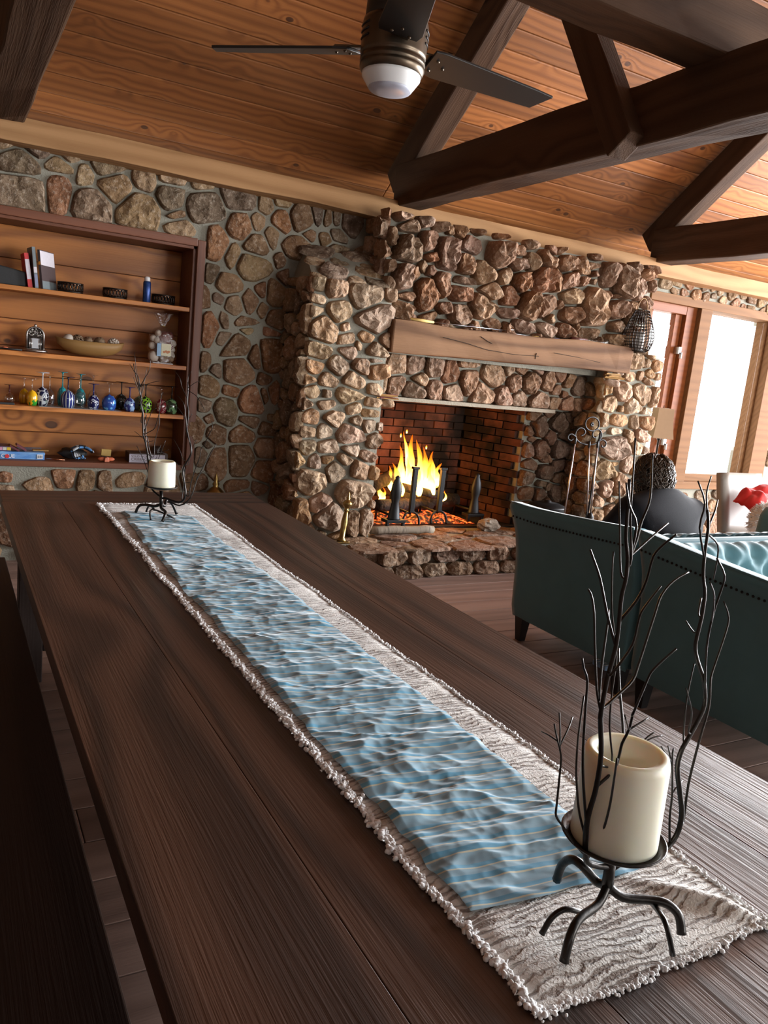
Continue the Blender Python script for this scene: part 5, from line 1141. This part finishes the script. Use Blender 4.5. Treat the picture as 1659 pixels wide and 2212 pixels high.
log(UY(868, 1052, 5.52), UY(955, 1072, 5.58), .035, M['char'], fire, seed=4); log(UY(850, 1075, 5.70), UY(985, 1080, 5.74), .06, M['char'], fire, seed=5); log(UY(900, 1040, 5.72), UY(960, 1030, 5.8), .045, M['char'], fire, seed=6)
def bed(u, v):
    q = Vector((2.98+1.0*u, 5.36+.5*v, HZ)); e = max(0, 1-(2*u-1)**2)*max(0, 1-(2*v-1)**4); return q+Vector((0, 0, .004+.075*e*(.6+.6*noise.noise(Vector((u*9, v*5, 2))))))
m = MB(); m.grid(bed, 50, 26); m.build('embers', M['ember'], fire)
fm = NT('flame'); g = fm.coord('Generated'); gx, gy, gz = fm.sep(g); lw = fm.n('ShaderNodeLayerWeight', Blend=.45); nn = fm.noise(fm.map(fm.coord(), (9,9,4)), 1.0, 3, .5, 1.0)
hh = fm.math('ADD', gz, fm.math('MULTIPLY', fm.math('SUBTRACT', nn, .5), .5))
colr = fm.ramp(hh, [(0,(1,.22,.02)),(.16,(1,.62,.13)),(.42,(1,.48,.06)),(.75,(1,.26,.015)),(1,(1,.14,.005))])
es = fm.n('ShaderNodeEmission', Color=colr); fm.link(fm.math('MAXIMUM', fm.math('SUBTRACT', 9.5, fm.math('MULTIPLY', hh, 9.5)), 1.3), es.inputs['Strength'])
tr_ = fm.n('ShaderNodeBsdfTransparent'); mx = fm.n('ShaderNodeMixShader')
al = fm.math('MULTIPLY', fm.math('POWER', fm.math('SUBTRACT', 1, lw.outputs['Facing'], clamp=True), .8), fm.math('SUBTRACT', 1.15, fm.math('MULTIPLY', hh, .75), clamp=True), clamp=True)
fm.link(al, mx.inputs[0]); fm.link(tr_.outputs[0], mx.inputs[1]); fm.link(es.outputs[0], mx.inputs[2]); fm.link(mx.outputs[0], fm.out.inputs[0]); M['flame'] = fm.mat
FL = [(886,1062,888,938,46,5.60),(872,1060,862,962,32,5.64),(905,1060,904,950,34,5.62),(925,1058,938,975,34,5.58),(940,1052,950,1000,26,5.6),(850,1070,838,1005,26,5.66),(915,1066,918,965,38,5.66),(895,1068,880,985,40,5.54),(830,1085,812,1040,24,5.66),(868,1072,850,1000,28,5.5),(878,1010,876,930,16,5.62),(935,1068,928,1000,30,5.5),(905,1072,900,1010,40,5.48),(822,1088,830,1052,18,5.56),(955,1085,965,1060,14,5.6)]
for k, (x0, y0, x1, y1, w, yy) in enumerate(FL):
    n = 15; P = []; rad = []
    for i in range(n):
        f = i/(n-1); q = UY(x0+(x1-x0)*f, y0+(y1-y0)*f, yy); s_ = .018*f*math.sin(f*7+k*1.7); P.append(q+Vector((s_, .012*math.sin(f*6+k), 0)))
        rad.append(span(w, q)/2*((math.sin(min(1, f*1.9+.18)*PI/2))*(1-f)**.75*(1+.18*math.sin(f*13+k*2))+.012))
    m = MB(); m.tube(P, rad, 14, flat=.55); m.build('flame', M['flame'], fire, smooth=True)
for k, (x0, y0) in enumerate(((866,940),(879,932),(921,966))):
    m = MB(); q = UY(x0, y0, 5.62); m.ball(q, (.008,.006,.018), 8, 6); m.build('flame', M['flame'], fire, smooth=True)
pl_ = bpy.data.lights.new('fire_glow', 'POINT'); pl_.energy = 9; pl_.color = (1,.38,.10); pl_.shadow_soft_size = .10; po = bpy.data.objects.new('fire_glow', pl_); po.location = UY(895, 1010, 5.45); COL.objects.link(po)

def andiron(px, pbot, ptop, y, lab, kind):
    q = UY(px, pbot, y); q.z = HZ+.012; top = UY(px, ptop, y).z; t = thing('andiron', q, lab, 'andiron', 'black iron andirons in the fire'); b = M['black_iron']
    if kind == 'post':
        m = MB(); m.box((q.x-.020, y-.016, q.z+.10), (q.x+.020, y+.016, top)); m.box((q.x-.030, y-.02, top-.012), (q.x+.030, y+.02, top+.008)); m.build('post', b, t, bevel=.004)
        m = MB(); m.tube(smooth_path([q+Vector((-.075,-.02,0)), q+Vector((-.07,-.01,.06)), q+Vector((-.03,0,.10)), q+Vector((.03,0,.10)), q+Vector((.07,-.01,.06)), q+Vector((.075,-.02,0))]), .009, 8); m.build('feet', b, t, smooth=True)
    else:
        m = MB(); m.lathe([(.06,.07),(.05,.08),(.038,.16),(.03,.20),(.040,.24),(.046,.29),(.038,.34),(.02,.385),(.022,.40),(.001,.415)], 16, q, sx=1, sy=.8); m.build('post', b, t, smooth=True)
        m = MB(); m.box((q.x-.085, y-.05, q.z+.045), (q.x+.085, y+.05, q.z+.07)); 
        for sx in (-1, 1): m.box((q.x+sx*.07-.012, y-.045, q.z), (q.x+sx*.07+.012, y-.02, q.z+.046))
        m.build('feet', b, t, bevel=.004)
    m = MB(); m.tube([q+Vector((0,.01,.09)), q+Vector((0,.28,.085)), q+Vector((0,.29,0))], .011, 8); m.build('log_bar', b, t, smooth=True)
andiron(887, 1114, 1010, 5.30, 'black iron andiron with square post in the middle of the fire', 'post')
andiron(946, 1116, 1012, 5.34, 'black iron andiron with square post at the edge of the flames', 'post')
andiron(850, 1122, 1005, 5.20, 'black iron andiron with baluster post nearest the stone pier', 'urn')
andiron(1022, 1108, 998, 5.42, 'black iron andiron with baluster post standing clear of the fire', 'urn')
# birch log, rock, brick piece
bk = NT('birch_bark'); v = bk.coord(); n1 = bk.noise(bk.map(v, (60,14,14)), 1, 3); n2 = bk.noise(v, 12, 3); c = bk.mix(bk.math('MULTIPLY', bk.math('SUBTRACT', n1, .5), 6, clamp=True), (.30,.25,.19), (.06,.045,.035)); c = bk.mix(n2, c, (.22,.17,.12)); M['birch'] = bk.fin(c, .85, bk.bump(n1, .4, .004))
a, b = UZ(802, 1131, HZ+.03), UZ(934, 1133, HZ+.03)
a.y = b.y = 5.02; a.x, b.x = UY(802,1131,5.02).x, UY(936,1133,5.02).x; a.z = b.z = HZ+.036
t = thing('birch_log', (a+b)/2, 'thin birch log lying on the hearth in front of the fire', 'log'); log(a, b, .030, M['birch'], t, 'bark', 9)
m = MB(); m.lathe([(.001,0),(.027,0),(.027,.004),(.001,.004)], 14, b+Vector((.001,0,0)), M=Matrix.Rotation(PI/2, 3, 'Y')); m.build('cut_end', M['bowl_wood'], t)
q = UY(1058, 1106, 5.12); q.z = HZ+.045; m = MB(); m.ball(q, (.105, .075, .055), 16, 10, .28, 2.4); tag(m.build('rock', M['stone'], None, color=(.30,.26,.22)), 'loose grey rock lying on the hearth', 'rock')
# bucket
q = UY(1182, 1090, 5.06); q.z = HZ+.004; t = thing('ash_bucket', q, 'black lidded metal bucket standing on the hearth', 'bucket')
m = MB(); m.lathe([(.001,0),(.125,0),(.135,.01),(.15,.19),(.157,.20),(.157,.21)], 28, q); m.build('pail', M['black_iron'], t, smooth=True)
m = MB(); m.lathe([(.160,.205),(.162,.215),(.15,.225),(.09,.245),(.03,.25),(.03,.262),(.001,.266)], 28, q); m.build('lid', M['black_iron'], t, smooth=True)
m = MB(); m.tube([q+Vector((.155*math.cos(a), -.02-.11*math.sin(a), .19-.09*math.sin(a))) for a in [j*PI/12 for j in range(13)]], .005, 6); m.build('handle', M['steel'], t, smooth=True)

# ------------------------------------------------------------------ fire tool set
TY_ = 4.86
def TP(px, py, dy=0): return UY(px, py, TY_+dy)
q = TP(1264, 1150); q.z = HZ+.005; t = thing('fire_tool_stand', q, 'black wrought iron fire tool stand with scrolled top', 'fire tools'); b = M['black_iron']
c0 = TP(1266, 928); top = c0.z
m = MB(); m.tube([q, Vector((q.x, TY_, top-.02))], .008, 8); m.build('pole', b, t, smooth=True)
m = MB(); m.lathe([(.001,0),(.10,0),(.11,.008),(.09,.018),(.02,.028),(.001,.03)], 24, q-Vector((0,0,.004))); m.build('base', b, t, smooth=True)
def arcp(cx, cy, r_, a0, a1, n=14, dr=0): return [(cx+(r_+dr*i/n)*math.cos(math.radians(a0+(a1-a0)*i/n)), cy-(r_+dr*i/n)*math.sin(math.radians(a0+(a1-a0)*i/n))) for i in range(n+1)]
def scroll(pts, r_=.0062, name='scroll'):
    m = MB(); m.tube([TP(x, y) for x, y in pts], r_, 8); return m.build(name, b, t, smooth=True)
ZS = lambda L: smooth_path([Vector((1180+x/9.22, 880+y/9.22, 0)) for x, y in L], 4)
scroll(arcp(1279.2, 915.8, 15, -70, 290, 24))
for L in ([(690,560),(740,545),(775,490),(740,425),(660,410),(595,480),(580,575),(640,680),(750,730),(880,745),(1000,710),(1080,620),(1102,530),(1070,460),(1000,440),(935,490),(920,560),(955,605),(990,590)],
          [(600,600),(550,555),(495,530),(440,560),(435,625),(490,660),(530,625)], [(1040,695),(1095,648),(1160,660),(1192,720),(1160,785),(1108,785),(1105,745)]):
    scroll([(p.x, p.y) for p in ZS(L)])
m = MB()
for k in range(6): m.ball(TP(1279, 917)+Vector((.012*math.cos(k*1.05), 0, .012*math.sin(k*1.05))), (.009,.006,.009), 8, 6)
m.build('rosette', b, t, smooth=True)
def tool(name, p0, p1, end, lab):
    tt = thing(name, TP(*p1), lab, 'fire tool', 'fire tools hanging on the stand'); a, c = TP(*p0, -.03), TP(*p1, -.05)
    m = MB(); m.tube([a, a.lerp(c, .5), c], [.006, .0065, .006], 8); m.build('shaft', M['steel'] if name != 'tongs' else M['black_iron'], tt, smooth=True)
    m = MB(); m.lathe([(.001,.0),(.009,.005),(.011,.03),(.007,.055),(.001,.06)], 10, a-Vector((0,0,.03))); m.build('handle', b, tt, smooth=True)
    m = MB()
    if end == 'shovel': m.prism([(-.045,0),(.045,0),(.05,-.10),(-.05,-.10)], .005, Matrix.Translation(c) @ Matrix.Rotation(PI/2, 4, 'X'))
    elif end == 'poker': m.tube([c, c+Vector((.0,0,-.06)), c+Vector((.03,0,-.07)), c+Vector((.035,0,-.05))], [.006,.006,.005,.002], 6)
    else: m.lathe([(.012,0),(.03,-.03),(.035,-.11),(.001,-.11)], 12, c)
    m.build('head', b, tt, smooth=False)
tool('fire_shovel', (1243, 952), (1218, 1118), 'shovel', 'steel fire shovel hanging at the left of the tool stand')
tool('fire_poker', (1273, 960), (1268, 1105), 'poker', 'steel fire poker hanging in the middle of the tool stand')
tool('hearth_brush', (1291, 960), (1276, 1108), 'brush', 'hearth brush hanging nearest the right pier')

# ------------------------------------------------------------------ brass finial posts
def brass_post(base, top, h_, lab):
    base = Vector(base); ax = (Vector(top)-base).normalized(); Mx = ax.to_track_quat('Z', 'Y').to_matrix(); t = thing('brass_andiron', base, lab, 'andiron', 'brass andirons'); k = h_/.36
    m = MB(); m.lathe([(.03*k,0),(.034*k,.01*k),(.020*k,.03*k),(.021*k,.10*k),(.024*k,.14*k),(.016*k,.20*k),(.012*k,.22*k)], 16, base, M=Mx); m.build('column', M['brass'], t, smooth=True)
    m = MB(); m.lathe([(.010*k,.215*k),(.022*k,.222*k),(.012*k,.232*k),(.018*k,.245*k),(.034*k,.262*k),(.035*k,.278*k),(.020*k,.295*k),(.010*k,.303*k),(.015*k,.312*k),(.007*k,.325*k),(.009*k,.335*k),(.003*k,.352*k),(.001,.36*k)], 16, base, M=Mx, wob=lambda w, i: 1+.05*math.cos(8*w)); m.build('finial', M['brass'], t, smooth=True)
    m = MB(); m.box(tuple(base+Vector((-.05*k,-.03,-.012))), tuple(base+Vector((.05*k,.03,.004)))); m.build('base', M['brass'], t, bevel=.003)
a = UY(737, 1168, 4.80); a.z = HZ+.0115; b_ = UY(755, 1062, 4.86); brass_post(a, b_, (b_-a).length, 'ornate brass andiron leaning before the left pier')
b2 = UY(468, 1022, 5.29); brass_post((b2.x, 5.29, .014), b2, b2.z-.01, 'ornate brass andiron whose finial shows above the far table end')

# ------------------------------------------------------------------ things on the mantel
MZ = 1.795; MYf = 5.0
def mantel_pt(px, y=5.0, z_=MZ): return on(px, y, z_)
def fork(name, px_h0, px_h1, px_end, lab, y=4.99, yend=5.02, hm=None):
    a, b, c = mantel_pt(px_h0, y, MZ+.016), mantel_pt(px_h1, y, MZ+.014), mantel_pt(px_end, yend, MZ+.03)
    t = thing(name, b, lab, 'roasting fork', 'roasting forks on the mantel')
    m = MB(); m.tube([a, a.lerp(b, .5), b], [.010, .012, .008], 8); m.build('handle', hm or M['yellow_block'], t, smooth=True)
    m = MB(); m.tube([b, c], .0032, 6)
    for s_ in (-1, 1): m.tube([c, c+Vector((.02, s_*.015, .008)), c+Vector((.075, s_*.018, .012))], .0022, 5)
    m.build('rod', M['steel'], t, smooth=True)
fork('roasting_fork', 886, 937, 1090, 'long roasting fork with tan wooden handle at the near end of the mantel')
fork('roasting_fork', 1176, 1150, 1012, 'roasting fork with tan handle pointing the other way on the mantel', 5.05, 5.07)
a = mantel_pt(1097, 5.03); t = thing('wire_figure', a, 'small spindly metal figure standing on the mantel', 'figurine')
m = MB(); 
for (p0, p1) in (((0,.0,0),(0,0,.075)),((-.03,0,.045),(.03,0,.05)),((0,0,.02),(.05,-.01,.0)),((0,0,.02),(-.04,.01,.0)),((0,0,.03),(.06,.01,.02)),((-.012,0,.085),(.012,0,.085))): m.tube([a+Vector(p0), a+Vector(p1)], .003, 5)
m.ball(a+Vector((0,0,.082)), .008, 8, 6); m.build('body', M['dark_metal'], t, smooth=True)
a, b, c = mantel_pt(1160, 4.98, MZ+.009), mantel_pt(1190, 4.98, MZ+.010), mantel_pt(1226, 4.98, MZ+.012)
t = thing('gas_lighter', b, 'long barbecue lighter with blue handle on the mantel', 'lighter')
m = MB(); m.tube([a, b], .0045, 8); m.build('barrel', M['black'], t, smooth=True); m = MB(); m.tube([b, b.lerp(c, .3), b.lerp(c, .7), c], [.007,.013,.012,.009], 10); m.build('handle', simple('blue_plastic', (.06,.20,.52), .35), t, smooth=True)
a, b = mantel_pt(1240, 5.04, MZ+.032), mantel_pt(1306, 5.02, MZ+.032)
t = thing('plastic_bag', (a+b)/2, 'crumpled clear plastic bag with brown contents on the mantel', 'bag')
m = MB(); P = [a.lerp(b, i/10) for i in range(11)]; m.tube(P, [.030*(1+.25*noise.noise(Vector((i*.9, 3, 1)))) for i in range(10)]+[.045], 14); m.build('film', M['cello'], t, smooth=True)
m = MB(); m.tube([a+Vector((-.035,0,-.002)), a.lerp(b, .4)], [.028,.024], 10); m.build('contents', M['plum'], t, smooth=True)
# wire lantern on the right pier
q = on(1374, 4.965, 1.80); t = thing('wire_lantern', q, 'dark wire basket lantern holding a candle jar on the right pier', 'lantern')
k = span(33, q); prof = [(.55,.0),(.80,.02),(.98,.09),(1.0,.13),(.90,.20),(.70,.28),(.50,.345),(.44,.37)]
hsc = span(98, q)/.42; m = MB()
for z_i in range(15):
    zz = z_i/14*.37; rr_ = np.interp(zz, [p[1] for p in prof], [p[0] for p in prof])*k
    m.tube([q+Vector((rr_*math.cos(a), rr_*math.sin(a), zz*hsc)) for a in [j*PI/14 for j in range(29)]], .0032, 4)
for j in range(30):
    a = 2*PI*j/30; m.tube([q+Vector((r_*k*math.cos(a), r_*k*math.sin(a), zz*hsc)) for r_, zz in prof], .0032, 4)
m.build('wire_cage', M['dark_metal'], t, smooth=True)
m = MB(); m.tube([q+Vector((.44*k*math.cos(a), 0, .37*hsc+.10*math.sin(a))) for a in [j*PI/12 for j in range(13)]], .004, 6); m.build('handle', M['bowl_wood'], t, smooth=True)
m = MB(); m.lathe([(.001,.0),(.5*k,.0),(.54*k,.004),(.001,.006)], 20, q); m.build('tray', M['dark_metal'], t, smooth=True)
m = MB(); m.lathe([(.001,.006),(.40*k,.006),(.40*k,.16),(.37*k,.165),(.36*k,.12),(.001,.12)], 20, q); m.build('candle_jar', simple('grey_jar', (.30,.29,.27), .2), t, smooth=True)
# kindling tucked under the mantel on both sides, on small ledge stones
for (px, py, n, lab, yl) in ((1326, 806, 9, 'bundle of split kindling on the ledge under the mantel at the right pier', 4.955), (838, 862, 8, 'bundle of kindling and dark sticks poking from the left pier ledge', 4.99)):
    q = UY(px, py, yl); q.z = 1.552 if px > 1000 else q.z
    t = thing('kindling_bundle', q, lab, 'kindling', 'kindling on the fireplace ledges'); rr = random.Random(px)
    lay_stones([(0, 0, .20, .05, 0)], q+Vector((0, .08, -.034)), X_, Z_, -Y_, (-.12, .12, -.03, .03), pier_r if px > 1000 else pier_l, M['stone'], relief=.11, pal=PAL_PIER, seed=px, craggy=.5)
    for j in range(n):
        a = q+Vector((rr.uniform(-.10,-.04), rr.uniform(-.03,.03), .004+.008*(j//2))); b = q+Vector((rr.uniform(.05,.11), rr.uniform(-.03,.03), .004+.008*(j//2)+rr.uniform(-.003,.006)))
        m = MB(); m.tube([a, b], [.005, .004], 5); m.build('stick', M['bowl_wood'] if (px > 1000 or j % 3) else M['plum'], t)

# ------------------------------------------------------------------ right side: lamp, cream chair, red cloth, fur
q = Vector((5.74, 5.10, 0)); t = thing('floor_lamp', q, 'floor lamp with tan bell shade behind the right pier', 'lamp')
m = MB(); m.lathe([(.001,0),(.12,0),(.12,.015),(.03,.03),(.012,.05),(.010,1.05),(.016,1.06),(.01,1.12)], 20, q); m.build('stand', M['dark_metal'], t, smooth=True)
m = MB(); m.lathe([(.135,1.075),(.118,1.15),(.105,1.24),(.10,1.345)], 4, q, M=Matrix.Rotation(math.radians(20), 3, 'Z')); sh_ = m.build('shade', M['shade'], t, solid=.004)
m = MB(); m.tube([q+Vector((0,0,1.10)), q+Vector((0,0,1.37))], .004, 6); m.build('finial', M['dark_metal'], t, smooth=True)
cxa, cya = 5.25, 3.92
t = thing('dining_chair', (cxa+.22, cya-.2, 0), 'cream upholstered dining chair beyond the teal sofa', 'chair')
def chb(u, v): return Vector((cxa+.47*u, cya+.10*v+.0, .47+.45*v))
m = MB(); m.grid(chb, 6, 8); m.build('backrest', M['cream_leather'], t, smooth=True, solid=.06)
m = MB(); m.box((cxa, cya-.43, .39), (cxa+.47, cya+.02, .48)); m.build('seat', M['cream_leather'], t, bevel=.02)
for (a, b) in ((.03,-.40),(.44,-.40),(.03,0),(.44,0)): timber('leg', (cxa+a, cya+b, 0), (cxa+a, cya+b, .40), .04, .04, M['leg_black'], t, up=(0,1,0))
def red(u, v):
    x = cxa+.03+.46*u; y = cya-.40+.36*v
    h_ = .29*math.sin(min(1, v*1.3)*PI/2)*(.55+.45*math.sin(u*PI)) + .05*noise.noise(Vector((u*3.4, v*4, 5))) + .02*noise.noise(Vector((u*8, v*9, 2)))
    return Vector((x+.03*noise.noise(Vector((u*4, v*4, 9))), y, .50+max(0, h_)+.06*v))
m = MB(); m.grid(red, 44, 44); tag(m.build('red_blanket', M['red_cloth'], None, smooth=True, solid=.008), 'crumpled red blanket heaped on the cream chair', 'blanket')
m = MB(); q = Vector((cxa+.03, cya-.36, .63)); m.ball(q, (.13, .13, .14), 22, 14, .12, 3); pill = thing('fur_pillow', q, 'white fluffy fur pillow leaning beside the red blanket', 'pillow'); m.build('cushion', M['white_fur'], pill, smooth=True)
m = MB(); rr = random.Random(12)
for j in range(900):
    a, b = rr.uniform(0, 2*PI), math.acos(rr.uniform(-1, 1)); d = Vector((math.sin(b)*math.cos(a), math.sin(b)*math.sin(a), math.cos(b))); p = q+Vector((d.x*.13, d.y*.13, d.z*.14))
    e = (d+Vector((rr.uniform(-.5,.5), rr.uniform(-.5,.5), rr.uniform(-.6,.4)))).normalized()*rr.uniform(.015, .035); m.tube([p-e*.1, p+e*.6, p+e+Vector((0,0,-.004))], [.0028,.002,.0005], 4)
fo = m.build('fur', M['white_fur'], pill, smooth=True); fo['kind'] = 'stuff'
# small folded packet under the sofa
q = UZ(1310, 1441, .0); t = thing('striped_packet', q, 'small blue and white striped packet on the floor under the sofa', 'packet')
m = MB(); m.box((q.x-.06, q.y-.05, .001), (q.x+.06, q.y+.05, .03)); m.build('packet', flat('pale_blue', (.30,.45,.65)), t, bevel=.008)
for k in range(4):
    m = MB(); m.box((q.x-.061, q.y-.045+.026*k, .0305), (q.x+.05, q.y-.033+.026*k, .032)); m.build('stripe', M['white'], t)
for o in bpy.data.objects:
    if 'at' in o: del o['at']
